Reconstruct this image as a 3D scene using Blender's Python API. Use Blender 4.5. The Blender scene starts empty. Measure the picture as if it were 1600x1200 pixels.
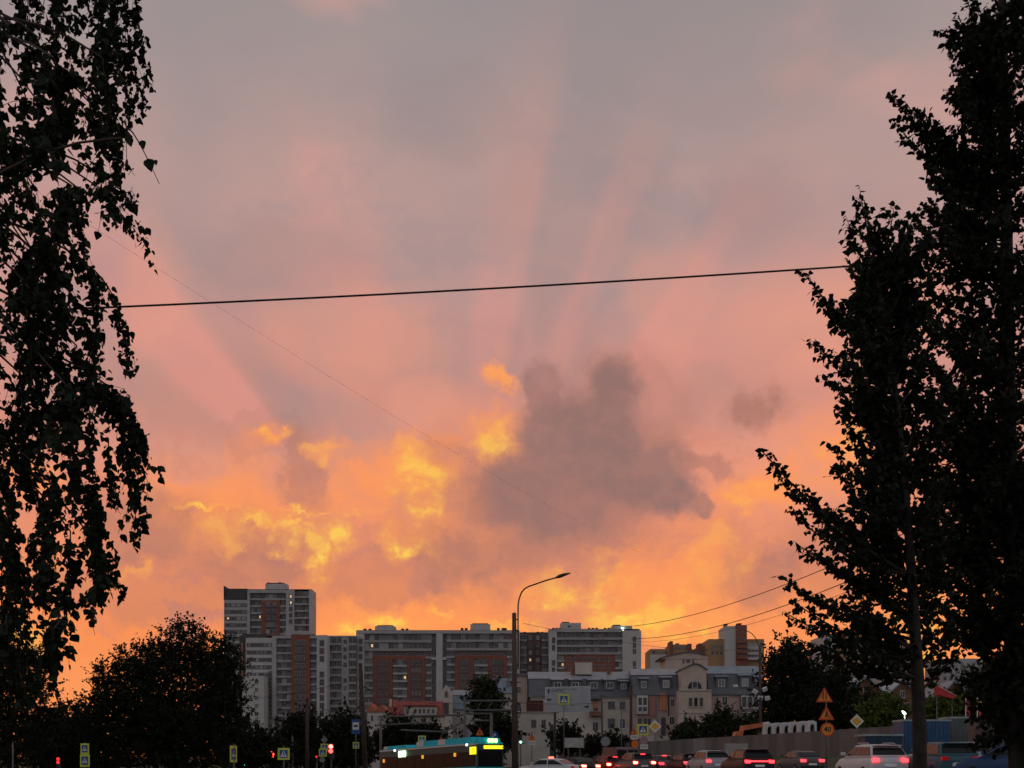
import bpy, bmesh, math, random
from mathutils import Vector, Matrix, noise as mnoise

R = math.radians
SC = bpy.context.scene
COL = SC.collection
random.seed(7)

# ------------------------------------------------------------------ camera
CAMZ = 1.5
FPX = 2000.0            # focal length in pixels of the 1600 px wide photograph
HOR = 1185.0            # row of the eye level in the photograph
cam_data = bpy.data.cameras.new('camera')
cam_data.sensor_width = 36.0
cam_data.lens = FPX / 1600.0 * 36.0
cam_data.shift_y = (HOR - 600.0) / 1600.0
cam_data.clip_start = 0.1
cam_data.clip_end = 20000.0
cam = bpy.data.objects.new('camera', cam_data)
COL.objects.link(cam)
cam.location = (0, 0, CAMZ)
cam.rotation_euler = (R(90), 0, 0)
SC.camera = cam

# ------------------------------------------------------------------ view
SC.view_settings.view_transform = 'Standard'
SC.view_settings.look = 'None'
SC.view_settings.exposure = 0.0
SC.view_settings.gamma = 1.0
SC.view_settings.use_curve_mapping = False
SC.cycles.use_adaptive_sampling = True
SC.cycles.adaptive_threshold = 0.025
SC.cycles.adaptive_min_samples = 6
SC.cycles.max_bounces = 4
SC.cycles.diffuse_bounces = 2
SC.cycles.glossy_bounces = 2
SC.cycles.transparent_max_bounces = 6
SC.cycles.caustics_reflective = False
SC.cycles.caustics_refractive = False

def lin(c):
    return tuple((v / 255 / 12.92 if v / 255 <= 0.04045 else ((v / 255 + 0.055) / 1.055) ** 2.4) for v in c)

def ae(px, py):
    """azimuth and elevation in degrees of a sight line"""
    x, y, z = (px - 800) / FPX, 1.0, (HOR - py) / FPX
    return math.degrees(math.atan2(x, y)), math.degrees(math.atan2(z, math.hypot(x, y)))

# ------------------------------------------------------------------ world: sunset sky with clouds
SKY_STRENGTH = 0.1
SUN_AZ, SUN_EL = ae(700, 1120)
world = bpy.data.worlds.new('World')
SC.world = world
world.use_nodes = True
NT = world.node_tree
NT.nodes.clear()
NL = NT.links

class S:
    """a socket with arithmetic, so that the sky can be written as formulas"""
    def __init__(self, sock):
        self.s = sock
    def _m(self, op, *a, clamp=False):
        n = NT.nodes.new('ShaderNodeMath')
        n.operation = op
        n.use_clamp = clamp
        for i, v in enumerate((self,) + a):
            if isinstance(v, S):
                NL.new(v.s, n.inputs[i])
            else:
                n.inputs[i].default_value = v
        return S(n.outputs[0])
    def __add__(self, o): return self._m('ADD', o)
    def __radd__(self, o): return self._m('ADD', o)
    def __sub__(self, o): return self._m('SUBTRACT', o)
    def __rsub__(self, o): return (self * -1.0) + o
    def __mul__(self, o): return self._m('MULTIPLY', o)
    __rmul__ = __mul__
    def __truediv__(self, o): return self._m('DIVIDE', o)
    def max(self, o): return self._m('MAXIMUM', o)
    def min(self, o): return self._m('MINIMUM', o)
    def pow(self, o): return self._m('POWER', o)

def smooth(v, a, b, lo=0.0, hi=1.0):
    n = NT.nodes.new('ShaderNodeMapRange')
    n.interpolation_type = 'SMOOTHSTEP'
    NL.new(v.s, n.inputs[0])
    for i, q in enumerate((a, b, lo, hi)):
        n.inputs[i + 1].default_value = q
    return S(n.outputs[0])

def vecn(op, a, b=None):
    n = NT.nodes.new('ShaderNodeVectorMath')
    n.operation = op
    for i, v in enumerate((a, b)):
        if v is None:
            continue
        if isinstance(v, S):
            NL.new(v.s, n.inputs[i])
        else:
            n.inputs[i].default_value = v
    return n

def fbm(vec, scale, detail=5, rough=0.55, lac=2.0, dist=0.0, color=False, dim='3D'):
    n = NT.nodes.new('ShaderNodeTexNoise')
    n.noise_dimensions = dim
    NL.new(vec.s, n.inputs['Vector'])
    n.inputs['Scale'].default_value = scale
    n.inputs['Detail'].default_value = detail
    n.inputs['Roughness'].default_value = rough
    n.inputs['Lacunarity'].default_value = lac
    n.inputs['Distortion'].default_value = dist
    return S(n.outputs['Color' if color else 'Fac'])

def ramp(v, stops, interp='LINEAR'):
    n = NT.nodes.new('ShaderNodeValToRGB')
    n.color_ramp.interpolation = interp
    e = n.color_ramp.elements
    while len(e) < len(stops):
        e.new(0.5)
    for i, (p, c) in enumerate(stops):
        e[i].position = p
        e[i].color = (*c, 1.0) if len(c) == 3 else c
    NL.new(v.s, n.inputs[0])
    return S(n.outputs[0])

def cmix(f, a, b, mode='MIX'):
    n = NT.nodes.new('ShaderNodeMix')
    n.data_type = 'RGBA'
    n.blend_type = mode
    n.clamp_factor = True
    if isinstance(f, S):
        NL.new(f.s, n.inputs[0])
    else:
        n.inputs[0].default_value = f
    for i, v in ((6, a), (7, b)):
        if isinstance(v, S):
            NL.new(v.s, n.inputs[i])
        else:
            n.inputs[i].default_value = (*v, 1.0)
    return S(n.outputs[2])

def combine(x, y, z=0.0):
    n = NT.nodes.new('ShaderNodeCombineXYZ')
    for i, v in enumerate((x, y, z)):
        if isinstance(v, S):
            NL.new(v.s, n.inputs[i])
        else:
            n.inputs[i].default_value = v
    return S(n.outputs[0])

tc = NT.nodes.new('ShaderNodeTexCoord')
sep = NT.nodes.new('ShaderNodeSeparateXYZ')
NL.new(tc.outputs['Generated'], sep.inputs[0])
DX, DY, DZ = (S(sep.outputs[i]) for i in range(3))
AZ = DX._m('ARCTAN2', DY) * (180 / math.pi)          # 0 straight ahead
EL = DZ.min(1.0).max(-1.0)._m('ARCSINE') * (180 / math.pi)
P = combine(AZ, EL)
SKYV = S(tc.outputs['Generated'])

# warped coordinates give the clouds their ragged edges
warp1 = vecn('SUBTRACT', fbm(SKYV, 7.0, 4, 0.6, color=True), (0.5, 0.5, 0.5))
warp2 = vecn('SUBTRACT', fbm(SKYV, 38.0, 6, 0.63, color=True), (0.5, 0.5, 0.5))
w1 = vecn('MULTIPLY', S(warp1.outputs[0]), (5.0, 4.0, 0.0))
w2 = vecn('MULTIPLY', S(warp2.outputs[0]), (3.7, 3.3, 0.0))
PW = S(vecn('ADD', S(vecn('ADD', P, S(w1.outputs[0])).outputs[0]), S(w2.outputs[0])).outputs[0])
PS = S(vecn('ADD', P, S(w2.outputs[0])).outputs[0])
PH = S(vecn('ADD', P, S(vecn('MULTIPLY', S(w2.outputs[0]), (0.62, 0.62, 0.0)).outputs[0])).outputs[0])
PL = S(vecn('ADD', P, S(w1.outputs[0])).outputs[0])

def blobs(coord, lst, inner=0.35, outer=1.15, melt=0.0):
    """union of warped ellipses (px, py, rx, ry, amount): 1 inside, 0 outside"""
    acc = None
    k = FPX * math.pi / 180.0
    for b in lst:
        a, e = ae(b[0], b[1])
        sx, sy = k / b[2], k / b[3]
        d = NT.nodes.new('ShaderNodeVectorMath')
        d.operation = 'MULTIPLY_ADD'
        NL.new(coord.s, d.inputs[0])
        d.inputs[1].default_value = (sx, sy, 0)
        d.inputs[2].default_value = (-a * sx, -e * sy, 0)
        l = S(vecn('LENGTH', S(d.outputs[0])).outputs['Value'])
        amt = b[4] if len(b) > 4 else 1.0
        if amt < 1.0:                       # a fainter one: never nearer than its share
            l = l.max(inner + (outer - inner) * (1 - amt) * 0.85)
        acc = l if acc is None else (acc._m('SMOOTH_MIN', l, melt) if melt else acc.min(l))
    return smooth(acc, inner, outer, 1.0, 0.0)

# high thin layer: colour by elevation, greyer with height, cooler away from the sun
EW = EL + S(vecn('DOT_PRODUCT', S(w1.outputs[0]), (0.0, 0.9, 0.0)).outputs['Value'])
def elp(py): return (ae(700, py)[1] + 5.0) / 95.0
base = ramp((EW + 5.0) * (1 / 95.0), [
    (0.0, lin((150, 95, 70))), (elp(1185), lin((252, 148, 86))), (elp(985), lin((251, 146, 88))),
    (elp(880), lin((238, 143, 103))), (elp(760), lin((226, 145, 120))), (elp(620), lin((213, 145, 130))),
    (elp(470), lin((200, 150, 143))), (elp(300), lin((188, 154, 149))), (elp(120), lin((168, 151, 149))),
    (elp(-60), lin((154, 147, 147))), (0.6, lin((132, 131, 136))), (1.0, lin((112, 116, 126)))])
# the clear sky of the evening behind the layer
sky = NT.nodes.new('ShaderNodeTexSky')
sky.sky_type = 'NISHITA'
sky.sun_disc = False
sky.sun_elevation = R(SUN_EL)
sky.sun_rotation = R(SUN_AZ)
sky.air_density = 1.4
sky.dust_density = 2.5
skyc = cmix(1.0, S(sky.outputs[0]), (SKY_STRENGTH,) * 3, 'MULTIPLY')
base = cmix(0.06, base, skyc)

# broad grey and pink patches in the high layer
PN = S(vecn('MULTIPLY', SKYV, (1.0, 1.0, 1.7)).outputs[0])
patch = fbm(PN, 5.5, 4, 0.5)
streak = fbm(S(vecn('MULTIPLY', PS, (0.05, 0.11, 0.0)).outputs[0]), 2.2, 4, 0.55, dim='2D')
hi = smooth(EL, 9.0, 19.0)
base = cmix(smooth(patch, 0.46, 0.72) * hi * 0.58, base, lin((152, 141, 144)))
base = cmix(smooth(patch, 0.47, 0.30) * hi * 0.45, base, lin((216, 158, 149)))
base = cmix(smooth(streak, 0.52, 0.75) * hi * 0.45, base, lin((154, 142, 145)))
soft = blobs(PL, [(1170, 320, 95, 70, 0.75), (920, 290, 120, 120, 0.5), (1110, 60, 260, 110, 0.35), (720, 190, 110, 60, 0.35),
                  (430, 420, 150, 60, 0.45), (300, 640, 190, 80, 0.45), (700, 560, 120, 70, 0.4), (860, 500, 60, 130, 0.5),
                  (1090, 640, 130, 50, 0.4), (420, 660, 80, 60, 0.4), (180, 440, 60, 60, .5)], inner=0.1, outer=1.4)
base = cmix(soft * 0.5, base, lin((146, 130, 131)))
glow = blobs(PL, [(1290, 480, 170, 90, 0.8), (1290, 560, 80, 50, 1.0), (560, 530, 150, 80, 0.45), (1050, 470, 90, 90, 0.4), (260, 730, 120, 60, 0.5),
                  (1240, 740, 150, 100, 0.8), (1450, 470, 60, 90, 1.0), (660, 640, 60, 60, .5), (230, 470, 40, 120, .5)], inner=0.0, outer=1.35)
base = cmix(glow * 0.6, base, lin((236, 158, 130)))

# sun rays fanning out above the clouds
ra, re_ = ae(700, 985)
TH = (AZ - ra)._m('ARCTAN2', EL - re_) * (180 / math.pi)
TW = TH + (fbm(S(vecn('MULTIPLY', SKYV, (1, 1, 1)).outputs[0]), 9.0, 2, 0.5) - 0.5) * 5.0
def rr(t): return (t + 90) / 180.0
def g3(v): return (v, v, v)
rays = ramp((TW + 90.0) * (1 / 180.0), [
    (rr(-90), g3(.5)), (rr(-62), g3(.42)), (rr(-52), g3(.50)), (rr(-47), g3(1.0)), (rr(-42.5), g3(1.0)), (rr(-39), g3(.34)), (rr(-30), g3(.42)),
    (rr(-22), g3(.6)), (rr(-8), g3(.52)), (rr(-2), g3(.42)), (rr(2), g3(.55)), (rr(7), g3(.7)), (rr(11.5), g3(.72)), (rr(14.5), g3(.28)),
    (rr(19), g3(.28)), (rr(22), g3(.62)), (rr(25), g3(.6)), (rr(27), g3(.36)), (rr(33), g3(.45)), (rr(36), g3(.82)),
    (rr(43), g3(.8)), (rr(50), g3(.5)), (rr(60), g3(.6)), (rr(75), g3(.5)), (rr(90), g3(.5))], 'EASE')
rays = S(rays.s) * 1.0
rdistv = (((AZ - ra) * (AZ - ra)) + ((EL - re_) * (EL - re_))).pow(0.5)
TN = fbm(combine(TH * 0.03, rdistv * 0.02), 4.0, 2, 0.5, dim='2D')
rays = rays + (TN - 0.5) * 0.45
rdist = rdistv
rmask = smooth(rdist, 8.5, 12.5) * smooth(rdist, 13.0, 28.0, 1.0, 0.0) * smooth(EL, 7.0, 11.0)
base = cmix(smooth(rays, 0.42, 1.05) * rmask * 0.56, base, lin((233, 153, 138)))
base = cmix(smooth(rays, 0.52, 0.05) * rmask * 0.4, base, lin((152, 135, 135)))

# low cumulus: lit masses
lowband = smooth(EL, 1.0, 4.0) * smooth(EL, 12.0, 16.0, 1.0, 0.0)
front = smooth(DY, 0.25, 0.8)
cum = fbm(S(vecn('MULTIPLY', PS, (0.06, 0.085, 0.0)).outputs[0]), 3.2, 5, 0.6, dist=0.1, dim='2D')
fine = fbm(S(vecn('MULTIPLY', P, (0.11, 0.15, 0.0)).outputs[0]), 5.0, 5, 0.62, dist=0.12, dim='2D')
base = cmix(smooth(cum, 0.50, 0.68) * lowband * 0.5, base, lin((250, 154, 100)))
base = cmix(smooth(cum, 0.47, 0.33) * lowband * 0.7, base, lin((208, 134, 114)))

lit = blobs(PS, [(425, 685, 34, 20), (512, 702, 50, 26), (655, 745, 70, 52), (668, 795, 34, 26), (772, 682, 52, 44), (786, 588, 26, 22), (700, 682, 22, 16),
                 (430, 800, 230, 66, .85), (560, 770, 110, 60, .7), (640, 845, 100, 40, .9), (1010, 900, 90, 60, .7), (500, 860, 46, 44), (880, 955, 150, 50), (1010, 950, 150, 60, .9),
                 (1110, 850, 60, 60, .7), (1190, 765, 80, 50, .8), (1330, 700, 60, 70, .8), (205, 890, 28, 22, .8), (600, 975, 170, 30, .9),
                 (250, 770, 90, 40, .6), (760, 760, 40, 40, .5), (1100, 940, 140, 60, .8), (700, 950, 200, 40, .6), (60, 752, 60, 34, .9), (300, 800, 80, 30, .8), (1400, 960, 160, 70, .9), (120, 1080, 160, 40, .6), (1180, 960, 90, 30, .6)], inner=0.1, outer=1.45)
base = cmix(lit * smooth(cum, 0.34, 0.6, 0.35, 1.0) * 0.9, base, lin((255, 154, 92)))
# dark clouds in front
dk_soft = blobs(PS, [(800, 785, 150, 105, .9), (745, 870, 150, 66, .75), (395, 880, 115, 66, .62), (235, 830, 90, 60, .6), (470, 735, 34, 60, .5), (590, 900, 120, 44, .4),
                     (1195, 905, 80, 50, .55), (1190, 642, 44, 30, .75), (1110, 730, 40, 18, .5), (980, 650, 90, 90, .3), (280, 920, 180, 50, .35), (700, 740, 40, 60, .4),
                     (1300, 880, 90, 60, .35), (900, 800, 130, 90, .5), (420, 680, 60, 30, .2)],
                inner=0.1, outer=1.5)
base = cmix(dk_soft * 0.92 * smooth(fine, 0.3, 0.6, 0.75, 1.0), base, lin((172, 119, 106)))
hot = blobs(PS, [(425, 684, 18, 9, .55), (505, 700, 22, 10, .5), (655, 742, 46, 34, .75), (640, 715, 30, 20, .4), (672, 792, 26, 24, 1.0), (770, 680, 38, 30, .7), (785, 586, 12, 12, .4),
                 (325, 798, 52, 6, .85), (468, 800, 36, 6, .8), (572, 797, 26, 7, .9), (496, 872, 18, 38, 1.0), (528, 836, 24, 28, .85), (636, 852, 38, 18, 1.0), (470, 845, 36, 14, .7),
                 (440, 822, 60, 10, .7), (350, 836, 40, 16, .5), (908, 932, 58, 36, 1.0), (842, 956, 40, 18, 1.0), (830, 985, 14, 30, .95), (985, 972, 90, 34, .95), (1040, 950, 60, 30, .7), (760, 985, 60, 14, .6),
                 (600, 974, 62, 20, 1.0), (552, 986, 34, 14, 1.0), (625, 968, 14, 8, .8), (690, 960, 10, 20, .6), (1060, 985, 80, 30, .9), (205, 892, 14, 10, .4),
                 (1180, 768, 30, 22, .5), (1460, 1010, 60, 34, 1.0), (1340, 690, 40, 20, .5), (20, 1000, 40, 30, .7), (1120, 870, 40, 40, .4), (950, 900, 40, 30, .5)],
            inner=0.05, outer=1.9)
hotm = hot * smooth(fine, 0.34, 0.62, 0.3, 1.0)
base = cmix(hotm * 0.9, base, ramp(hotm, [(0.0, lin((255, 158, 88))), (0.5, lin((255, 176, 86))), (0.8, lin((255, 192, 86))), (1.0, lin((255, 210, 88)))]))

PC = S(vecn('ADD', P, S(vecn('MULTIPLY', S(w2.outputs[0]), (0.5, 0.5, 0.0)).outputs[0])).outputs[0])
dk = blobs(PC, [(848, 612, 34, 48, .6), (858, 676, 50, 66, .8), (958, 616, 44, 60), (950, 660, 60, 60), (905, 668, 84, 52), (935, 705, 98, 84), (1000, 742, 88, 58), (1052, 772, 48, 34), (870, 770, 110, 80, .7),
                (1100, 788, 20, 16, .6)], inner=0.5, outer=1.3, melt=0.3)
base = cmix(dk * smooth(fine, 0.3, 0.62, 0.82, 1.0), base, lin((150, 114, 108)))

# away from the sunset the cloud deck is dull blue grey
toward = smooth(DY * 1.0 + DX * 0.03, -0.55, 0.75)
east = ramp((EL + 5.0) * (1 / 95.0), [(0.0, lin((110, 108, 114))), (0.06, lin((168, 160, 164))), (0.3, lin((162, 160, 166))), (1.0, lin((132, 134, 142)))])
east = cmix(smooth(patch, 0.4, 0.7) * 0.3, east, lin((140, 140, 148)))
upm = smooth(EL, 25.0, 80.0, 0.0, 1.0)
base = cmix(toward, east, base)
# nothing lit below eye level
base = cmix(smooth(EL, -1.0, -4.0), base, lin((70, 62, 60)))

out = NT.nodes.new('ShaderNodeOutputWorld')
bg = NT.nodes.new('ShaderNodeBackground')
final = cmix(1.0, base, (1 / SKY_STRENGTH,) * 3, 'MULTIPLY')
NL.new(final.s, bg.inputs[0])
bg.inputs[1].default_value = SKY_STRENGTH
NL.new(bg.outputs[0], out.inputs[0])
world.cycles.sampling_method = 'MANUAL'
world.cycles.sample_map_resolution = 512


# sun: just above the roofs behind thick cloud, so it is weak and wide
sun_data = bpy.data.lights.new('sun', 'SUN')
sun_data.energy = 0.25
sun_data.angle = R(8)
sun_data.color = (1.0, 0.55, 0.28)
sun = bpy.data.objects.new('sun', sun_data)
COL.objects.link(sun)
_d = Vector((math.sin(R(SUN_AZ)) * math.cos(R(SUN_EL)), math.cos(R(SUN_AZ)) * math.cos(R(SUN_EL)), math.sin(R(SUN_EL))))
sun.rotation_euler = (-_d).to_track_quat('-Z', 'Y').to_euler()


# ------------------------------------------------------------------ helpers
def sstep(a, b, v):
    t = max(0.0, min(1.0, (v - a) / (b - a)))
    return t * t * (3 - 2 * t)

def wx(px, Y): return (px - 800.0) * Y / FPX
def wz(py, Y): return CAMZ + (HOR - py) * Y / FPX
def W(px, py, Y): return Vector((wx(px, Y), Y, wz(py, Y)))

FENCE = [(33.5, 58), (32.0, 90), (27.7, 118), (19.2, 160), (5.6, 225), (-12, 300)]
def fence_x(y):
    if y <= FENCE[0][1]: return FENCE[0][0]
    for (x0, y0), (x1, y1) in zip(FENCE, FENCE[1:]):
        if y <= y1:
            t = (y - y0) / (y1 - y0)
            return x0 + (x1 - x0) * t
    return FENCE[-1][0]

def g(x, y):
    """height of the ground: the land rises gently to the east and in a bank under the hoarding"""
    base = 0.03 * max(-35.0, min(28.0, x - 3.0)) * sstep(8, 50, y) * (1 - 0.6 * sstep(200, 400, y))
    bank = 0.0
    if 50 < y < 330:
        s = x - fence_x(y)
        bank = 0.9 * sstep(-6.0, -1.5, s) * sstep(55, 75, y) * (1 - sstep(240, 320, y))
    return base + bank

MATS = {}
def mat(name, col, rough=0.8, metal=0.0, var=0.25, scale=3.0, spec=0.4, bump=0.0, emit=None, estr=1.0, detail=4, coat=0.0, trans=0.0):
    """plain procedural surface: colour mottled by noise, optional fine relief"""
    if name in MATS: return MATS[name]
    m = bpy.data.materials.new(name); m.use_nodes = True
    nt = m.node_tree; b = nt.nodes['Principled BSDF']
    b.inputs['Roughness'].default_value = rough
    b.inputs['Metallic'].default_value = metal
    b.inputs['Specular IOR Level'].default_value = spec
    b.inputs['Coat Weight'].default_value = coat
    if emit is not None:
        b.inputs['Emission Color'].default_value = (*emit, 1); b.inputs['Emission Strength'].default_value = estr
    if var > 0:
        tcn = nt.nodes.new('ShaderNodeTexCoord'); no = nt.nodes.new('ShaderNodeTexNoise')
        no.inputs['Scale'].default_value = scale; no.inputs['Detail'].default_value = detail; no.inputs['Roughness'].default_value = 0.6
        nt.links.new(tcn.outputs['Object'], no.inputs['Vector'])
        mr = nt.nodes.new('ShaderNodeMapRange')
        mr.inputs[1].default_value = 0.3; mr.inputs[2].default_value = 0.7
        mr.inputs[3].default_value = 1 - var; mr.inputs[4].default_value = 1 + var
        nt.links.new(no.outputs['Fac'], mr.inputs[0])
        mx = nt.nodes.new('ShaderNodeMix'); mx.data_type = 'RGBA'; mx.blend_type = 'MULTIPLY'; mx.inputs[0].default_value = 1.0
        mx.inputs[6].default_value = (*col, 1); nt.links.new(mr.outputs[0], mx.inputs[7])
        nt.links.new(mx.outputs[2], b.inputs['Base Color'])
        if bump > 0:
            bp = nt.nodes.new('ShaderNodeBump'); bp.inputs['Strength'].default_value = bump; bp.inputs['Distance'].default_value = 0.02
            nt.links.new(no.outputs['Fac'], bp.inputs['Height']); nt.links.new(bp.outputs[0], b.inputs['Normal'])
    else:
        b.inputs['Base Color'].default_value = (*col, 1)
    MATS[name] = m
    return m

def glow(name, col, s):
    return mat(name, col, 0.4, var=0.0, emit=col, estr=s)

class MB:
    """collects polygons; build() links them as one mesh object"""
    def __init__(self): self.v = []; self.f = []; self.m = []; self.smooth = []
    def add(self, vs, fs, mi=0, sm=False):
        o = len(self.v); self.v += [tuple(p) for p in vs]
        for f in fs: self.f.append([i + o for i in f]); self.m.append(mi); self.smooth.append(sm)
        return self
    def box(self, x0, x1, y0, y1, z0, z1, mi=0):
        return self.add([(x0,y0,z0),(x1,y0,z0),(x1,y1,z0),(x0,y1,z0),(x0,y0,z1),(x1,y0,z1),(x1,y1,z1),(x0,y1,z1)],
                        [(0,3,2,1),(4,5,6,7),(0,1,5,4),(1,2,6,5),(2,3,7,6),(3,0,4,7)], mi)
    def prism(self, pts, y0, y1, mi=0):
        """outline in x,z (counter-clockwise seen from -y) pushed from y0 to y1"""
        n = len(pts)
        vs = [(x, y0, z) for x, z in pts] + [(x, y1, z) for x, z in pts]
        fs = [tuple(range(n)), tuple(range(2*n-1, n-1, -1))] + [(i, i+n, (i+1) % n + n, (i+1) % n) for i in range(n)]
        return self.add(vs, fs, mi)
    def tube(self, pts, rad, n=6, mi=0, sm=True, caps=True):
        pts = [Vector(p) for p in pts]
        if not isinstance(rad, (list, tuple)): rad = [rad] * len(pts)
        vs = []; fs = []
        t0 = (pts[1] - pts[0]).normalized()
        u = t0.orthogonal().normalized()
        for i, p in enumerate(pts):
            t = (pts[min(i+1, len(pts)-1)] - pts[max(i-1, 0)])
            t = t.normalized() if t.length > 1e-9 else t0
            u = (u - t * u.dot(t))
            u = u.normalized() if u.length > 1e-6 else t.orthogonal().normalized()
            w = t.cross(u)
            for k in range(n):
                a = 2 * math.pi * k / n
                vs.append(p + (u * math.cos(a) + w * math.sin(a)) * rad[i])
        for i in range(len(pts) - 1):
            for k in range(n):
                fs.append((i*n+k, i*n+(k+1) % n, (i+1)*n+(k+1) % n, (i+1)*n+k))
        if caps:
            fs.append(tuple(range(n-1, -1, -1))); fs.append(tuple(range((len(pts)-1)*n, len(pts)*n)))
        return self.add(vs, fs, mi, sm)
    def disc(self, c, r, y0, y1, mi=0, n=24):
        return self.prism([(c[0] + r * math.cos(2*math.pi*k/n), c[1] + r * math.sin(2*math.pi*k/n)) for k in range(n)], y0, y1, mi)
    def mesh(self, name, mats):
        me = bpy.data.meshes.new(name)
        me.from_pydata(self.v, [], self.f)
        for m_ in mats: me.materials.append(m_)
        me.polygons.foreach_set('material_index', self.m)
        me.polygons.foreach_set('use_smooth', self.smooth)
        me.update()
        return me
    def build(self, name, mats, parent=None, loc=None):
        if not isinstance(mats, (list, tuple)): mats = [mats]
        o = bpy.data.objects.new(name, self.mesh(name, mats)); COL.objects.link(o)
        if parent is not None: o.parent = parent
        if loc is not None: o.location = loc
        return o

def inst(name, mesh, parent, loc, scale=(1,1,1), rot=(0,0,0)):
    o = bpy.data.objects.new(name, mesh); COL.objects.link(o)
    o.parent = parent; o.location = loc; o.scale = scale; o.rotation_euler = rot
    return o

def tag(o, label=None, cat=None, group=None, kind=None):
    if label: o['label'] = label
    if cat: o['category'] = cat
    if group: o['group'] = group
    if kind: o['kind'] = kind
    return o

def empty(name, loc, label, cat, group=None, rz=0.0):
    o = bpy.data.objects.new(name, None); COL.objects.link(o)
    o.empty_display_size = 0.2
    o.location = loc; o.rotation_euler = (0, 0, rz)
    return tag(o, label, cat, group)

def copy_tree(o, parent=None):
    c = o.copy(); COL.objects.link(c); c.parent = parent
    for ch in list(o.children): copy_tree(ch, c)
    return c

def text_mesh(name, body, size, material, parent, loc_, off=0.0):
    """upright lettering as a thin mesh facing -y"""
    cu = bpy.data.curves.new(name, 'FONT'); cu.body = body; cu.size = size
    cu.align_x = 'CENTER'; cu.align_y = 'CENTER'; cu.extrude = 0.004; cu.offset = off; cu.resolution_u = 3
    t = bpy.data.objects.new(name, cu); COL.objects.link(t)
    bpy.context.view_layer.update()
    me = bpy.data.meshes.new_from_object(t.evaluated_get(bpy.context.evaluated_depsgraph_get()))
    bpy.data.objects.remove(t); bpy.data.curves.remove(cu)
    me.materials.clear(); me.materials.append(material)
    o = bpy.data.objects.new(name, me); COL.objects.link(o)
    o.parent = parent; o.location = loc_; o.rotation_euler = (R(90), 0, 0)
    return o


# ------------------------------------------------------------------ ground, road
M_GRASS = mat('verge grass', (0.045, 0.065, 0.025), 0.9, var=0.5, scale=0.6, detail=8)
M_ASPH = mat('asphalt', (0.05, 0.05, 0.052), 0.75, var=0.3, scale=1.5, detail=8, bump=0.3)
M_KERB = mat('kerb concrete', (0.28, 0.27, 0.26), 0.85, var=0.2, scale=2)
M_PAINT = mat('road paint', (0.7, 0.7, 0.68), 0.7, var=0.15, scale=4)

def build_ground():
    def axis(segs):
        out = []
        for a, b, st in segs:
            n = max(1, int(round((b - a) / st)))
            out += [a + (b - a) * i / n for i in range(n)]
        return out + [segs[-1][1]]
    xs = axis([(-3000, -400, 650), (-400, -60, 34), (-60, 60, 2.0), (60, 400, 34), (400, 3000, 650)])
    ys = axis([(-200, -20, 30), (-20, 270, 2.0), (270, 700, 30), (700, 6000, 880)])
    vs = [(x, y, g(x, y)) for y in ys for x in xs]
    nx = len(xs)
    fs = [(j*nx+i, j*nx+i+1, (j+1)*nx+i+1, (j+1)*nx+i) for j in range(len(ys)-1) for i in range(nx-1)]
    b = MB(); b.add(vs, fs, 0, True)
    tag(b.build('ground', M_GRASS), kind='structure')
build_ground()

ROAD = [(16, -10), (15.5, 20), (14.5, 50), (11.5, 75), (6, 97), (-4, 118), (-19, 138), (-40, 155), (-75, 175)]
def smooth_path(pts, k=8):
    out = []
    P_ = [Vector((*p, 0)) for p in pts]
    for i in range(len(P_) - 1):
        p0, p1, p2, p3 = P_[max(i-1, 0)], P_[i], P_[i+1], P_[min(i+2, len(P_)-1)]
        for s in range(k):
            t = s / k
            out.append(0.5 * ((2*p1) + (p2-p0)*t + (2*p0-5*p1+4*p2-p3)*t*t + (3*p1-p0-3*p2+p3)*t**3))
    out.append(P_[-1]); return out
RP = smooth_path(ROAD)
def road_normals(path):
    ns = []
    for i in range(len(path)):
        t = (path[min(i+1, len(path)-1)] - path[max(i-1, 0)]).normalized()
        ns.append(Vector((t.y, -t.x, 0)))
    return ns
RN = road_normals(RP)
def strip(name, o0, o1, lift, material, lo=0, hi=None, parent=None, thick=0.0):
    b = MB(); hi = hi or len(RP); rows = []
    steps = max(2, int(abs(o1 - o0) / 2.0) + 1)
    for i in range(lo, hi):
        for k in range(steps):
            o = o0 + (o1 - o0) * k / (steps - 1)
            p = RP[i] + RN[i] * o
            rows.append((p.x, p.y, g(p.x, p.y) + lift))
    n = hi - lo
    fs = [(i*steps+k, (i)*steps+k+1, (i+1)*steps+k+1, (i+1)*steps+k) for i in range(n-1) for k in range(steps-1)]
    b.add(rows, fs, 0, True)
    if thick:
        low = [(x, y, z - thick) for x, y, z in rows]
        o = len(b.v); b.v += low
        for i in range(n-1):
            for k in (0, steps-1):
                b.f.append([i*steps+k, (i+1)*steps+k, o+(i+1)*steps+k, o+i*steps+k]); b.m.append(0); b.smooth.append(False)
    return b.build(name, material, parent)
road = tag(strip('road', -8, 9, 0.06, M_ASPH), kind='structure')
tag(strip('kerb', -8.3, -8, 0.18, M_KERB, thick=0.3), kind='structure')
tag(strip('kerb', 9, 9.3, 0.18, M_KERB, thick=0.3), kind='structure')
tag(strip('pavement', 9.3, 12, 0.15, mat('paving', (0.16, 0.155, 0.15), 0.85, var=0.3, scale=1.2, detail=6), thick=0.25), kind='structure')
for off in (0.5, 4.7, -3.8):
    for i in range(2, len(RP) - 3, 2 if off != 0.5 else 1):
        strip('lane_marking', off - 0.07, off + 0.07, 0.075, M_PAINT, i, i + 2, road)


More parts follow.
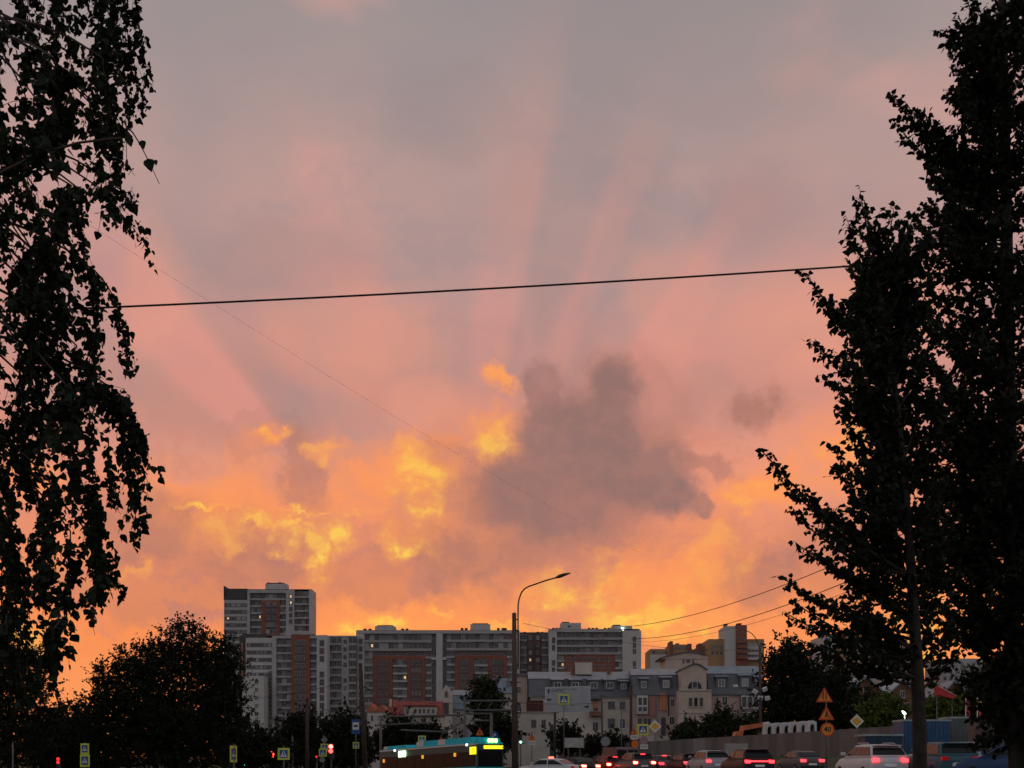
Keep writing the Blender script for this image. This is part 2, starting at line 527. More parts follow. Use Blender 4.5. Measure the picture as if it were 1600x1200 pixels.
# ------------------------------------------------------------------ facade materials and window kinds
M_WHITE = mat('white render', (0.52, 0.495, 0.475), 0.85, var=0.08, scale=0.35)
M_PALE = mat('pale grey render', (0.43, 0.415, 0.40), 0.85, var=0.1, scale=0.3)
M_DKPANEL = mat('dark grey panel', (0.075, 0.072, 0.075), 0.8, var=0.2, scale=0.4)
M_BRICK = mat('red brick cladding', (0.26, 0.09, 0.062), 0.85, var=0.2, scale=0.5)
M_BRICKD = mat('dark brown brick', (0.15, 0.085, 0.075), 0.85, var=0.2, scale=0.5)
M_BALC = mat('balcony parapet', (0.36, 0.345, 0.335), 0.8, var=0.12, scale=0.4)
M_SHADE = mat('shaded loggia wall', (0.17, 0.145, 0.14), 0.85, var=0.15, scale=0.5)  # shade of the balcony recesses put into the wall colour
M_ROOF = mat('bitumen roof', (0.06, 0.058, 0.06), 0.9, var=0.2)
M_FRAME = mat('window frame', (0.32, 0.31, 0.31), 0.6, var=0.0)
M_FRAMEW = mat('white window frame', (0.7, 0.7, 0.69), 0.5, var=0.0)
GLASS = [mat('window glass', (0.035, 0.035, 0.04), 0.12, var=0.3, scale=2.0, spec=0.5),
         mat('window glass dusk', (0.06, 0.058, 0.062), 0.2, var=0.3, scale=2.0, spec=0.5),
         mat('window with curtain', (0.17, 0.165, 0.165), 0.3, var=0.35, scale=4.0, spec=0.5),
         mat('window with blind', (0.33, 0.325, 0.32), 0.35, var=0.25, scale=4.0, spec=0.5),
         mat('window with red curtain', (0.10, 0.055, 0.052), 0.3, var=0.3, scale=4.0, spec=0.5),
         mat('lit window', (0.8, 0.55, 0.25), 0.4, var=0.3, scale=4.0, emit=(1.0, 0.62, 0.28), estr=0.8)]

def window_mesh(kind, mull, frame):
    """unit window in x and z, 0..1, front at y=0: frame, mullions, recessed panes"""
    b = MB(); t = 0.07
    d0, d1 = -0.06, 0.03
    b.box(0, t, d0, d1, 0, 1, 0); b.box(1-t, 1, d0, d1, 0, 1, 0); b.box(t, 1-t, d0, d1, 0, t, 0); b.box(t, 1-t, d0, d1, 1-t, 1, 0)
    xs = [t] + [k / (mull + 1) for k in range(1, mull + 1)] + [1 - t]
    for k in range(1, mull + 1):
        b.box(k/(mull+1) - t*0.35, k/(mull+1) + t*0.35, d0 + 0.008, d1, t, 1-t, 0)
    b.box(t, 1-t, -0.01, d1 - 0.004, t, 1-t, 1)
    if kind == 5:                    # one lamp behind part of the pane
        b.box(0.30, 0.72, -0.02, -0.01, 0.30, 0.80, 2)
    return b.mesh('window', [frame, GLASS[2 if kind == 5 else kind], GLASS[5]])
WIN = {(k, m_, w): window_mesh(k, m_, M_FRAMEW if w else M_FRAME) for k in range(6) for m_ in (0, 1, 2) for w in (0, 1)}
rw = random.Random(11)
def wkind(lit=0.0):
    r = rw.random()
    if r < lit: return 5
    return rw.choice([0, 0, 0, 1, 1, 1, 2, 2, 2, 3])

M_AC = mat('air conditioner', (0.55, 0.55, 0.54), 0.6, var=0.1)
AC_MESH = MB().box(-.42, .42, -.3, 0, -.28, .28).mesh('air_conditioner', [M_AC])
class Block:
    """one building; coordinates are given along its front (photo columns and rows) at its own distance"""
    def __init__(self, name, label, Y, cat='apartment block', px=None, group=None):
        self.Y = Y
        X = wx(px, Y)
        self.o = Vector((X, Y, g(X, Y)))
        self.root = empty(name, self.o, label, cat, group)
        self.n = 0
    def X(self, px): return wx(px, self.Y) - self.o.x
    def Z(self, py): return max(0.0, wz(py, self.Y) - self.o.z) if py is not None else 0.0
    def box(self, name, p0, p1, t, b_, f, d, m, parent=None):
        """box between columns p0,p1 and rows t (top) and b_ (None: the ground), from depth f to depth d"""
        mb = MB().box(self.X(p0), self.X(p1), f, d, self.Z(b_), self.Z(t))
        return mb.build(name, m, parent or self.root)
    def win(self, p0, p1, t, b_, f=0.0, kind=None, mull=1, white=0, lit=0.0, parent=None):
        k = wkind(lit) if kind is None else kind
        return inst('window', WIN[(k, mull, white)], parent or self.root, (self.X(p0), f, self.Z(b_)), (self.X(p1) - self.X(p0), 1.0, self.Z(t) - self.Z(b_)))
    def wins(self, p0, p1, n, t, b_, gap=0.12, **kw):
        w = (p1 - p0) / n
        for i in range(n):
            self.win(p0 + w*(i + gap/2), p0 + w*(i + 1 - gap/2), t, b_, **kw)
    def balconies(self, p0, p1, top, fl, n, nw, proj=1.1, f=0.0, par=0.42, m=None, lit=0.008, kinds=None, mull=1, gap=0.06):
        """a stack of glazed balconies: for each floor a parapet slab that stands proud and windows above it"""
        m = m or M_BALC
        for i in range(n):
            y0 = top + fl * i
            self.box('balcony', p0, p1, y0 + fl*(1-par), y0 + fl, f - proj, f + 0.05, m)
            w = (p1 - p0) / nw
            if self.Y > 400 and rw.random() < 0.16:
                inst('air_conditioner', AC_MESH, self.root, (self.X(p0 + (p1-p0)*rw.uniform(.12, .88)), f - proj - 0.003, self.Z(y0 + fl*(1-par*0.45))))
            for k in range(nw):
                kd = (rw.choice(kinds) if kinds else None)
                if rw.random() < lit: kd = 5
                self.win(p0 + w*(k + gap/2), p0 + w*(k+1-gap/2), y0 + 0.4, y0 + fl*(1-par) - 0.15, f=f - proj*0.55 if rw.random() < 0.6 else f - 0.05, kind=kd, mull=mull)

# ---- tall tower with a dark top storey
b = Block('residential_tower', 'tallest white and brick apartment tower, standing behind the lower blocks', 577, px=420)
FL = 10.4
b.box('wall', 350, 386.5, 937.5, None, 0.0, 13, M_PALE)
b.box('attic_storey', 350, 385.8, 919.5, 937.3, 0.4, 13, M_DKPANEL)
b.box('fin', 349.6, 350.8, 915.5, 937, -0.2, 11, M_DKPANEL)
for i in range(9):
    y = 942.6 + FL * i
    bw = b.box('window_band', 351, 385.5, y, y + 6.2, -0.04, 0.2, M_DKPANEL)
    for k in range(4):
        b.win(353 + 8.2*k, 359.6 + 8.2*k, y + 0.7, y + 5.4, f=-0.05, kind=3 if (i, k) in ((0, 1), (0, 2), (2, 2), (2, 3)) else (5 if (i, k) == (2, 0) else rw.choice([0, 0, 1, 2])), mull=1)
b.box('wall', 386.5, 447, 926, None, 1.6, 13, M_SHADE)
b.box('pilaster', 386.6, 390.4, 922, None, -0.3, 12.8, M_PALE)
b.box('cornice', 390.4, 460, 921.6, 926.6, -0.3, 12.6, M_PALE)
b.balconies(390.6, 408, 926.8, 10.9, 8, 3, f=1.6, proj=1.3, par=0.26, gap=0.1)
b.balconies(437.4, 446.8, 926.8, 10.9, 8, 2, f=1.6, proj=1.3, par=0.26)
b.balconies(408.2, 437.2, 926.8, 10.9, 1, 5, f=1.6, proj=1.3, par=0.26)
bk = b.box('brick_panel', 408.2, 437.2, 937.8, None, 0.1, 1.6, M_BRICK)
for i in range(8):
    b.wins(415.5, 432.5, 3, 941 + 10.6*i, 947.6 + 10.6*i, f=0.05, kind=None, mull=1, lit=0.0)
    if i < 4: b.box('shutter_strip', 415.0, 433.0, 947.8 + 10.6*i, 950.8 + 10.6*i, 0.02, 0.2, M_DKPANEL)
b.box('wall', 447, 460, 926.6, None, -0.28, 13, M_PALE)
for i in range(5):
    b.win(451.6, 457.4, 928.5 + 9.7*i, 936.4 + 9.7*i, f=-0.3, kind=5 if i < 2 else 4, mull=1)
b.box('wall', 460, 483, 923, None, 1.4, 13, M_BRICKD)
b.balconies(460.2, 482.6, 923.4, 10.9, 7, 4, f=1.4, proj=1.3, par=0.25, kinds=[4, 4, 1, 2, 0])
b.box('wall', 483, 487, 920.6, None, -0.35, 13, M_WHITE)
b.box('roof', 386.6, 483, 920.4, 921.6, 0.5, 13, M_ROOF)
hd = b.box('roof_house', 412.5, 445.5, 910.6, 920.4, 3, 10, M_WHITE)
b.box('roof_cap', 414, 433, 908.9, 910.6, 3.5, 9, M_ROOF, hd)
for p_, w_, h_ in ((414, 3, 4), (431, 4, 4), (434, 6, 2.6), (390, 5, 2), (450, 8, 2.5)):
    b.box('roof_vent', p_, p_ + w_, 909 - h_/2 if 412 < p_ < 446 else 920.4 - h_, 910.6 if 412 < p_ < 446 else 920.4, 6, 8, M_ROOF)

# ---- front-left block
b = Block('apartment_block', 'white apartment block with horizontal window bands and a tall red brick strip', 500, px=440)
FL = 12.2
b.box('wall', 372.5, 384, 992, None, 2, 18, M_DKPANEL)
b.box('reflection_strip', 375.2, 378, 1004, 1060, 1.7, 2.0, mat('reflection strip', (0.45, 0.16, 0.10), 0.45, var=0.2))  # orange light reflected on the facade, put into the strip's colour
b.box('setback_storey', 375, 414, 988.6, 997, 4, 18, M_DKPANEL)
b.box('wall', 384, 425, 996.6, None, 0, 18, M_WHITE)
for i in range(5):
    y = 1004.6 + 11.6 * i
    b.box('window_band', 385.5, 424.5, y, y + 6.6, -0.04, 0.2, M_DKPANEL)
    b.wins(386.5, 424, 6, y + 0.6, y + 6.0, gap=0.25, f=-0.05, mull=1)
b.box('wing_wall', 386.4, 419.6, 1058.5, None, -9, -0.05, M_WHITE)
for i in range(9):
    b.win(405.2, 411, 1064.4 + 12.3*i, 1070.6 + 12.3*i, f=-9.02, mull=1, kind=rw.choice([0, 1, 2]))
b.box('wall', 425, 432, 995.4, None, -0.4, 18, M_PALE)
b.box('slot', 420, 425.6, 1049, None, -0.42, 0.3, M_DKPANEL)
for i in range(11):
    b.win(421, 424.8, 1051 + FL*i, 1058.6 + FL*i, f=-0.45, mull=0)
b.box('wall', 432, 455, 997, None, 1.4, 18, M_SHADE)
b.box('cornice', 426, 500, 993.4, 997.6, -0.35, 18.2, M_PALE)
b.balconies(432.2, 455, 998, FL, 14, 3, f=1.4, proj=1.4, par=0.25)
b.box('brick_panel', 455.2, 484.4, 991.6, None, -0.5, 6, M_BRICK)
for i in range(14):
    b.wins(461, 477.6, 2, 1000 + FL*i, 1007.5 + FL*i, gap=0.2, f=-0.55, kind=rw.choice([0, 1, 1, 2]))
    b.box('spandrel', 460.6, 478, 1007.7 + FL*i, 1011.8 + FL*i, -0.53, -0.45, mat('spandrel panel', (0.12, 0.1, 0.1), 0.8, var=0.2))
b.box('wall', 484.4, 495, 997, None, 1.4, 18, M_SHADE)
b.balconies(484.6, 495, 998, FL, 13, 1, f=1.4, proj=1.4, par=0.25)
b.box('wall', 495, 511.4, 992.4, None, -0.4, 18, M_WHITE)
for i in range(11):
    if i == 3: continue
    b.win(499.4, 507, 1000 + FL*i, 1010.5 + FL*i, f=-0.43, mull=1, kind=rw.choice([0, 0, 4, 1]))
b.box('roof', 414, 500, 992.2, 993.4, 2, 18, M_ROOF)
for p_, w_ in ((456, 3), (462, 5), (470, 2), (478, 6), (486, 3)):
    b.box('roof_vent', p_, p_ + w_, 989.5 + rw.random(), 991.8, 3, 5, M_ROOF)
b.box('roof_house', 440, 477, 982.5, 992.2, 8, 16, M_PALE)

# ---- recessed link block
b = Block('apartment_block', 'narrow balcony-fronted apartment block between the brick strip and the long slab', 508, px=533)
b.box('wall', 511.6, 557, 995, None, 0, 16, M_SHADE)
b.box('cornice', 511.6, 557, 993.4, 996, -0.6, 16.2, M_BALC)
b.balconies(511.8, 534, 996.5, 12.1, 9, 3, par=0.24)
b.box('pilaster', 534.2, 545, 996, None, -0.5, 0, M_PALE)
for i in range(10):
    b.win(536.6, 542.4, 999 + 12.1*i, 1006.5 + 12.1*i, f=-0.53, mull=1)
b.balconies(545.2, 556.8, 996.5, 12.1, 10, 2, par=0.24, kinds=[0, 1, 4])
b.balconies(511.8, 534, 1106, 11, 1, 4, par=0.3, kinds=[4])

# ---- long slab
b = Block('apartment_block', 'long white slab of flats with two big red brick frames on its front', 512, px=683)
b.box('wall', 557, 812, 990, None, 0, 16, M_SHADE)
b.box('cornice', 557, 812, 985.6, 990.4, -1.3, 16.2, M_PALE)
b.box('roof', 558, 811, 984.6, 985.6, 0, 16, M_ROOF)
b.box('pilaster', 557, 569.8, 990.4, None, -1.2, 0, M_WHITE)
for i in range(10):
    if i == 3: continue
    b.win(561, 567.4, 998 + 11.8*i, 1007.4 + 11.8*i, f=-1.23, mull=1, kind=rw.choice([0, 0, 1]))
for q, (a0, a1, br0, br1, c0, c1) in enumerate(((570, 675, 583, 665, 614, 636.5), (698, 801, 711, 792, 741, 762.5))):
    fl = 11.95
    top = 991 - q * 0.8
    b.balconies(a0, a1, top, 13.2, 2, 14, par=0.25, lit=0.02, kinds=[0, 1, 1, 4, 2, 2, 3])
    t2 = top + 26.4
    b.balconies(a0, br0 - 0.3, t2, fl, 9, 2, par=0.24)
    b.balconies(br1 + 0.3, a1, t2, fl, 9, 1 + q, par=0.24)
    b.wins(br0, br1, 11, t2 + 0.5, t2 + 7.5, f=-0.05, gap=0.3, kind=4)
    y1 = t2 + 7.8
    b.box('brick_frame', br0, c0 - 0.5, y1, None, -0.9, 0, M_BRICK)
    b.box('brick_frame', c1 + 0.5, br1, y1, None, -0.9, 0, M_BRICK)
    b.box('brick_frame', c0 - 0.5, c1 + 0.5, y1, y1 + 5, -0.88, 0, M_BRICK)
    b.balconies(c0, c1, y1 + 5, fl, 8, 3, f=0.0, proj=1.3, par=0.22, m=M_PALE, kinds=[0, 1, 1, 2])
    for i in range(8):
        yy = y1 + 6 + fl * i
        b.box('window_panel', br0 + 6, c0 - 6, yy, yy + fl, -0.93, -0.85, mat('brown panel', (0.14, 0.085, 0.075), 0.8, var=0.15))
        b.wins(br0 + 7, c0 - 7, 3, yy + 1, yy + 7.6, f=-0.95, gap=0.35, kind=rw.choice([0, 1, 1, 4]), mull=1)
        b.box('window_panel', c1 + 5, br1 - 5, yy, yy + fl, -0.93, -0.85, mat('brown panel', (0.14, 0.085, 0.075)))
        b.wins(c1 + 6, br1 - 6, 3, yy + 1, yy + 7.6, f=-0.95, gap=0.35, kind=rw.choice([0, 1, 1, 2]), mull=1)
b.box('pilaster', 681.8, 691.8, 990.4, None, -1.35, 0, M_WHITE)
b.box('cross_band', 674.6, 697.8, 1027, 1031.4, -1.2, 0, M_WHITE)
for i in range(9):
    yy = 998 + 11.9 * i
    if i == 2: continue
    b.win(676, 681, yy, yy + 9.6, f=-0.3, mull=0, kind=1)
    b.win(692.6, 697.4, yy, yy + 9.6, f=-0.3, mull=0, kind=0)
b.box('pilaster', 801.4, 812, 990.4, None, -1.2, 0, M_WHITE)
for (p0, p1, t) in ((584.5, 615.5, 977), (734.5, 765.5, 974)):
    rh = b.box('roof_house', p0, p1, t, 984.6, 3, 11, M_WHITE)
    b.box('roof_cap', p0 + 3, p1 - 3, t - 1.6, t, 3.6, 10, M_ROOF, rh)
for p_ in (567, 575, 626, 633, 719.5, 726, 776.5, 783.5, 787.5):
    b.box('roof_vent', p_, p_ + 4.2, 981.4 - (p_ > 700), 984.6, 2, 4, M_ROOF)

# ---- dark brick link
b = Block('apartment_block', 'dark brown brick apartment link beside the street lamp pole', 518, px=835)
b.box('wall', 812.2, 857, 989, None, 0, 15, M_BRICKD)
b.box('roof', 812.4, 856.8, 987.8, 989, 0.2, 15, M_ROOF)
b.balconies(813, 823, 991, 11.6, 8, 2, par=0.26)
b.balconies(846.5, 856.8, 991, 11.6, 8, 2, par=0.26)
for i in range(8):
    for k in range(2):
        b.win(826 + 12*k, 831 + 12*k, 993 + 11.6*i, 1000 + 11.6*i, f=-0.03, kind=5 if (i, k) == (3, 0) else rw.choice([0, 1, 2, 3]))
for p_, w_ in ((818, 4), (838, 5), (846, 3)):
    b.box('roof_vent', p_, p_ + w_, 986, 987.8, 3, 5, M_ROOF)

# ---- end block of the row
b = Block('apartment_block', 'end block of the slab row with a blank white gable wall and wide balconies', 506, px=930)
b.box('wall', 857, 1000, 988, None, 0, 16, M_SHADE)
b.box('cornice', 857, 972, 983.6, 988.2, -1.3, 16.2, M_PALE)
b.box('pilaster', 857.2, 870, 988.2, None, -1.25, 0, M_WHITE)
for i in range(6):
    if i == 2: continue
    b.win(862, 867.4, 996 + 11.7*i, 1006 + 11.7*i, f=-1.28, mull=1, kind=0)
b.balconies(870.2, 972, 988.4, 11.5, 3, 14, par=0.27, lit=0.01, kinds=[0, 1, 1, 2, 2, 4])
b.balconies(870.2, 882, 1022.9, 11.5, 5, 2, par=0.25)
b.balconies(960.5, 972, 1022.9, 11.5, 5, 2, par=0.25)
b.box('brick_panel', 882.2, 960.3, 1022.8, None, -0.8, 0, M_BRICK)
for i in range(4):
    b.wins(886, 956, 9, 1027 + 11.5*i, 1034 + 11.5*i, f=-0.83, gap=0.45, kind=rw.choice([0, 1, 4]), lit=0.0)
b.box('gable_wall', 972.2, 1001.4, 985.6, None, -1.4, 16.1, M_WHITE)
for i in range(6):
    if i == 3: continue
    b.win(988, 993.6, 994.8 + 9.6*i, 1003.6 + 9.6*i, f=-1.43, mull=1, kind=rw.choice([0, 4]))
b.box('roof', 858, 1000, 982.5, 983.6, 0.5, 15, M_ROOF)
for (p0, p1, t) in ((876.5, 908.5, 972), (957, 989, 976.5)):
    rh = b.box('roof_house', p0, p1, t, 982.5 if p0 < 900 else 985.6, 3, 11, M_WHITE)
    b.box('roof_cap', p0 + 2, p0 + 14, t - 2, t, 4, 10, M_ROOF, rh)
    b.win(p0 + 11, p0 + 15.5, t + 4, t + 6.8, f=2.98, kind=0, mull=0)
for p_ in (863, 868, 873, 919, 925, 931, 944, 950):
    b.box('roof_vent', p_, p_ + 4, 980.2, 982.5, 2, 4, M_ROOF)
rl = MB().box(-0.5, 0.5, -0.4, 0.1, -0.5, 0.5).build('roof_lamp', glow('roof lamp', (0.75, 1.0, 0.8), 4.0), b.root)
rl.location = (b.X(973.5), 2.4, b.Z(982))


# ------------------------------------------------------------------ brown high-rises behind the old street
M_OCHRE = mat('ochre render', (0.40, 0.25, 0.13), 0.85, var=0.15, scale=0.4)
M_RUST = mat('rust brown cladding', (0.26, 0.10, 0.07), 0.85, var=0.15, scale=0.4)
M_BEIGE = mat('beige render', (0.55, 0.44, 0.37), 0.85, var=0.12, scale=0.6, detail=8)
M_PINK = mat('pinkish render', (0.48, 0.35, 0.31), 0.85, var=0.12, scale=0.6, detail=8)
M_CREAM = mat('cream render', (0.55, 0.50, 0.44), 0.85, var=0.15, scale=0.5, detail=8)
M_GREYR = mat('grey standing seam roof', (0.13, 0.135, 0.15), 0.55, metal=0.2, var=0.2, scale=0.8)
M_GREYL = mat('pale zinc roof', (0.30, 0.32, 0.35), 0.5, metal=0.2, var=0.15, scale=0.8)
M_BLUER = mat('blue grey roof', (0.22, 0.27, 0.32), 0.5, metal=0.2, var=0.15, scale=0.8)
M_REDR = mat('red metal roof', (0.27, 0.055, 0.04), 0.6, var=0.2, scale=0.8)
M_TRIM = mat('stone trim', (0.52, 0.47, 0.42), 0.8, var=0.1)
M_BRKH = mat('house brick', (0.24, 0.11, 0.075), 0.85, var=0.25, scale=1.5, detail=8)

def prismx(mb, pts, x0, x1, mi=0):
    """outline in y,z pushed from x0 to x1"""
    n = len(pts)
    vs = [(x0, y, z) for y, z in pts] + [(x1, y, z) for y, z in pts]
    mb.add(vs, [tuple(range(n-1, -1, -1)), tuple(range(n, 2*n))] + [(i, (i+1) % n, (i+1) % n + n, i + n) for i in range(n)], mi)
    return mb

def mansard(b, p0, p1, ridge, brk, eave, depth, m_lo, m_hi, over=0.25):
    mb = MB(); x0, x1 = b.X(p0), b.X(p1); e, k, r = b.Z(eave), b.Z(brk), b.Z(ridge)
    prismx(mb, [(-over, e), (1.3, k), (depth-1.3, k), (depth+over, e)], x0, x1, 0)
    o = mb.build('roof', m_lo, b.root)
    mb = MB(); prismx(mb, [(1.15, k + 0.02), (depth*0.5, r), (depth-1.15, k + 0.02)], x0 - 0.1, x1 + 0.1, 0)
    mb.build('roof_top', m_hi, o)
    b.box('gutter', p0, p1, eave - 0.6, eave + 0.9, -over - 0.15, -over + 0.1, m_lo)
    n = max(2, int((x1 - x0) / 1.1))           # standing seams
    for i in range(1, n):
        x = x0 + (x1 - x0) * i / n
        s = MB(); prismx(s, [(-over - 0.04, e + 0.02), (-over, e), (1.3, k), (1.26, k + 0.05)], x - 0.03, x + 0.03)
        s.build('roof_seam', m_lo, o)
    return o

def dormer(b, p0, p1, top, bot, m_wall, m_top, depth=3.0, f=0.15, white=1, kind=None):
    d = b.box('dormer', p0, p1, top, bot, f, f + depth, m_wall)
    x0, x1, zt = b.X(p0), b.X(p1), b.Z(top)
    mb = MB(); prismx(mb, [(f - 0.35, zt + 0.02), (f - 0.35, zt + 0.14), (f + depth, zt + 0.75), (f + depth, zt + 0.02)], x0 - 0.2, x1 + 0.2)
    mb.build('dormer_roof', m_top, d)
    w = p1 - p0
    b.win(p0 + w*0.2, p1 - w*0.2, top + (bot-top)*0.2, bot - (bot-top)*0.22, f=f - 0.01, white=white, kind=kind, parent=d)

b = Block('apartment_block', 'ochre flats with a raised middle part behind the beige gables', 360, px=1050)
b.box('wall', 1016, 1082, 1014, None, 0, 14, M_OCHRE)
b.box('lower_band', 1015.8, 1040, 1023, None, -0.2, 0, M_WHITE)
b.box('raised_wall', 1047, 1080, 1006.5, 1014, 1, 12, M_OCHRE)
b.box('pier', 1046.8, 1051, 1002, 1030, -0.6, 6, M_RUST)
b.box('pier', 1059, 1063.5, 1003.5, 1008, 3, 6, M_RUST)
b.box('pier', 1074.5, 1080.4, 1006, 1030, -0.5, 6, M_RUST)
b.wins(1052, 1073, 3, 1010, 1015, f=-0.03, gap=0.4)
b.wins(1018, 1044, 4, 1017, 1022, f=-0.03, gap=0.45)
b.box('pier', 1031, 1034, 1012.2, 1014, 4, 7, M_OCHRE)
b = Block('apartment_block', 'low rust and ochre flats beside the white and red stair tower', 352, px=1111)
b.box('wall', 1091.5, 1128, 1010, None, 0, 12, M_OCHRE)
b.box('pier', 1091.3, 1096.4, 1005.5, 1020, -0.4, 5, M_RUST)
b.box('pier', 1104, 1108.5, 1006.5, 1010, 2, 5, M_RUST)
b.box('rust_bay', 1116, 1128, 1009.4, None, -0.6, 0, M_RUST)
b.wins(1097, 1115, 3, 1014, 1020, f=-0.03, gap=0.4, kind=2)
b.wins(1117, 1127, 2, 1014, 1020, f=-0.63, gap=0.3, kind=4)
b = Block('apartment_block', 'tall ochre block with a white and red brick stair tower rising above its roof', 345, px=1150)
b.box('wall', 1107.5, 1194, 998.5, None, 0, 14, M_OCHRE)
b.box('stair_tower_side', 1131, 1147.5, 979.5, None, -2.2, 9, M_WHITE)
b.box('stair_tower', 1147.6, 1164.4, 978, None, -2.6, 9, M_RUST)
b.box('tower_chimney', 1132, 1136.4, 976, 979.5, 0, 2, M_RUST); b.box('tower_chimney', 1153, 1158, 975, 978, 0, 2, M_RUST)
b.box('chimney_cap', 1131, 1137.4, 975, 976, -0.4, 2.4, M_ROOF); b.box('chimney_cap', 1152, 1159, 974, 975, -0.4, 2.4, M_ROOF)
for i in range(4):
    b.box('balcony', 1149, 1164.2, 1002 + 8.2*i, 1006 + 8.2*i, -3.4, -2.62, M_RUST)
    b.wins(1149.4, 1164, 2, 997.6 + 8.2*i, 1001.7 + 8.2*i, f=-2.64, gap=0.2, kind=4)
b.wins(1110, 1130, 3, 1008, 1014, f=-0.03, gap=0.3, kind=2); b.wins(1110, 1130, 3, 1017, 1023, f=-0.03, gap=0.3, kind=1)
for i in range(3):
    b.box('loggia', 1167, 1185, 1012 + 8*i, 1015.6 + 8*i, -1.0, 0, M_WHITE)
    b.wins(1167.4, 1184.6, 3, 1006 + 8*i, 1011.7 + 8*i, f=-0.4, gap=0.1, white=1, kind=rw.choice([2, 3]))
b.wins(1187, 1193, 1, 1004, 1010, f=-0.03)
b = Block('apartment_block', 'pale high-rise seen between the branches of the slim roadside tree', 330, px=1312)
b.box('wall', 1286, 1342, 993, None, 0, 14, M_WHITE)
b.box('stair_tower', 1306, 1324, 988, None, -0.6, 10, M_OCHRE)
for i in range(7):
    b.wins(1288, 1304, 3, 997 + 9.2*i, 1002.5 + 9.2*i, f=-0.03, gap=0.35); b.wins(1326, 1340, 2, 997 + 9.2*i, 1002.5 + 9.2*i, f=-0.03, gap=0.35)
b = Block('apartment_block', 'cream stepped block of flats above the red brick houses', 300, px=1390)
b.box('wall', 1344, 1432, 1006, None, 0, 12, M_CREAM)
b.box('bay', 1356, 1372, 998, None, -0.8, 8, M_PINK); b.box('bay', 1400, 1416, 1000, None, -0.8, 8, M_PINK)
for i in range(5):
    for p_ in (1346, 1374, 1386, 1418):
        b.wins(p_, p_ + 9, 1, 1011 + 10.5*i, 1018 + 10.5*i, f=-0.03, white=1)
b = Block('apartment_block', 'grey block of flats hidden behind the dense crown by the roadside', 310, px=1530)
b.box('wall', 1470, 1600, 1030, None, 0, 12, M_PALE)
for i in range(5):
    b.wins(1472, 1598, 14, 1036 + 10.3*i, 1042.5 + 10.3*i, f=-0.03, gap=0.45)
b.box('roof', 1472, 1598, 1029, 1030, 0.3, 11, M_ROOF)

# ------------------------------------------------------------------ old street
b = Block('townhouse', 'long grey mansard house with a row of dormers behind the big road sign', 222, 'house', px=905)
b.box('wall', 829, 988, 1091, None, 0, 12, M_CREAM)
b.box('cornice', 828.6, 988, 1088.6, 1091, -0.25, 12.2, M_TRIM)
mansard(b, 826, 988.6, 1046, 1060, 1088.6, 12, M_GREYR, M_GREYL)
for p_ in (862, 890, 919, 944):
    dormer(b, p_, p_ + 18, 1063, 1079, M_GREYR, M_GREYL, kind=0)
dormer(b, 968, 981, 1065, 1080, M_GREYR, M_GREYL)
b.box('attic_room', 900, 927, 1033, 1052, 3, 8, M_CREAM); b.box('chimney', 894, 899.4, 1035, 1056, 3.5, 5, M_BRKH)
b.box('chimney', 952, 957, 1040, 1056, 4, 5.4, M_BRKH)
b.win(878, 888, 1120, 1142, f=-0.03, white=1)
b.win(926, 935, 1128, 1142, f=-0.03, white=0, kind=0); b.win(949.5, 961, 1122, 1139, f=-0.03, white=0, kind=0)
b.win(968, 977, 1122, 1139, f=-0.03, white=1, kind=0); b.win(968, 977, 1096, 1109, f=-0.03, kind=1)
b.win(949.5, 961, 1096, 1109, f=-0.03, kind=0)
bl = b.box('balcony', 921, 939.5, 1112, 1119, -1.2, 0, M_BRKH)
b.box('balcony_canopy', 923, 938, 1091.5, 1094, -1.2, 0, M_DKPANEL)
b.win(926.5, 935, 1096, 1111.6, f=-0.03, white=0, kind=4); b.box('blind', 927, 934.6, 1097, 1107, -0.9, -0.85, mat('orange blind', (0.5, 0.2, 0.1), 0.8), bl)
b.box('downpipe', 939.8, 941.2, 1090, None, -0.2, -0.04, M_GREYR)
b.box('plinth', 829.2, 987.8, 1160, None, -0.15, 0, M_BRKH)
b.box('stain_panel', 852, 873, 1113, 1176, -0.08, 0, M_TRIM)

b = Block('townhouse', 'mansard house with a white bay window and orange panels beside the beige gable', 218, 'house', px=1026)
b.box('wall', 988.8, 1061, 1086, None, 0, 12, M_PINK)
mansard(b, 988.8, 1062, 1041, 1054, 1086, 12, M_GREYR, M_GREYL)
dormer(b, 1000, 1012.5, 1061, 1079, M_GREYR, M_GREYL, kind=2); dormer(b, 1033, 1049, 1059, 1079, M_GREYR, M_GREYL, kind=3)
bay = b.box('bay', 994.6, 1011.4, 1087, 1116, -1.0, 0, M_WHITE)
for k in range(2):
    b.win(996 + 7.4*k, 1002.6 + 7.4*k, 1089.5, 1103, f=-1.02, white=1, kind=0, mull=0, parent=bay)
    b.win(996 + 7.4*k, 1002.6 + 7.4*k, 1104.5, 1112.5, f=-1.02, white=1, kind=1, mull=0, parent=bay)
b.box('panel', 1013.5, 1024, 1086.4, 1119, -0.25, 0, mat('rose panel', (0.42, 0.20, 0.18), 0.8, var=0.15))
b.box('panel', 1030.5, 1041, 1083.4, 1110, -0.25, 0, mat('orange panel', (0.62, 0.22, 0.10), 0.8, var=0.15))
b.box('downpipe', 1026, 1027.6, 1084, None, -0.3, -0.1, M_GREYL)
b.box('corner_strip', 1043.6, 1045.6, 1084, 1118, -0.2, 0, M_DKPANEL)
b.win(1048, 1053.6, 1091, 1105, f=-0.03, white=1, kind=0); b.win(1056, 1059.6, 1091, 1105, f=-0.03, white=1, kind=1)
b.win(1045.6, 1053.6, 1119, 1133.5, f=-0.03, white=1, kind=0); b.win(996, 1003, 1122, 1134, f=-0.03, kind=0); b.win(1005, 1018, 1122, 1136, f=-0.03, kind=0)
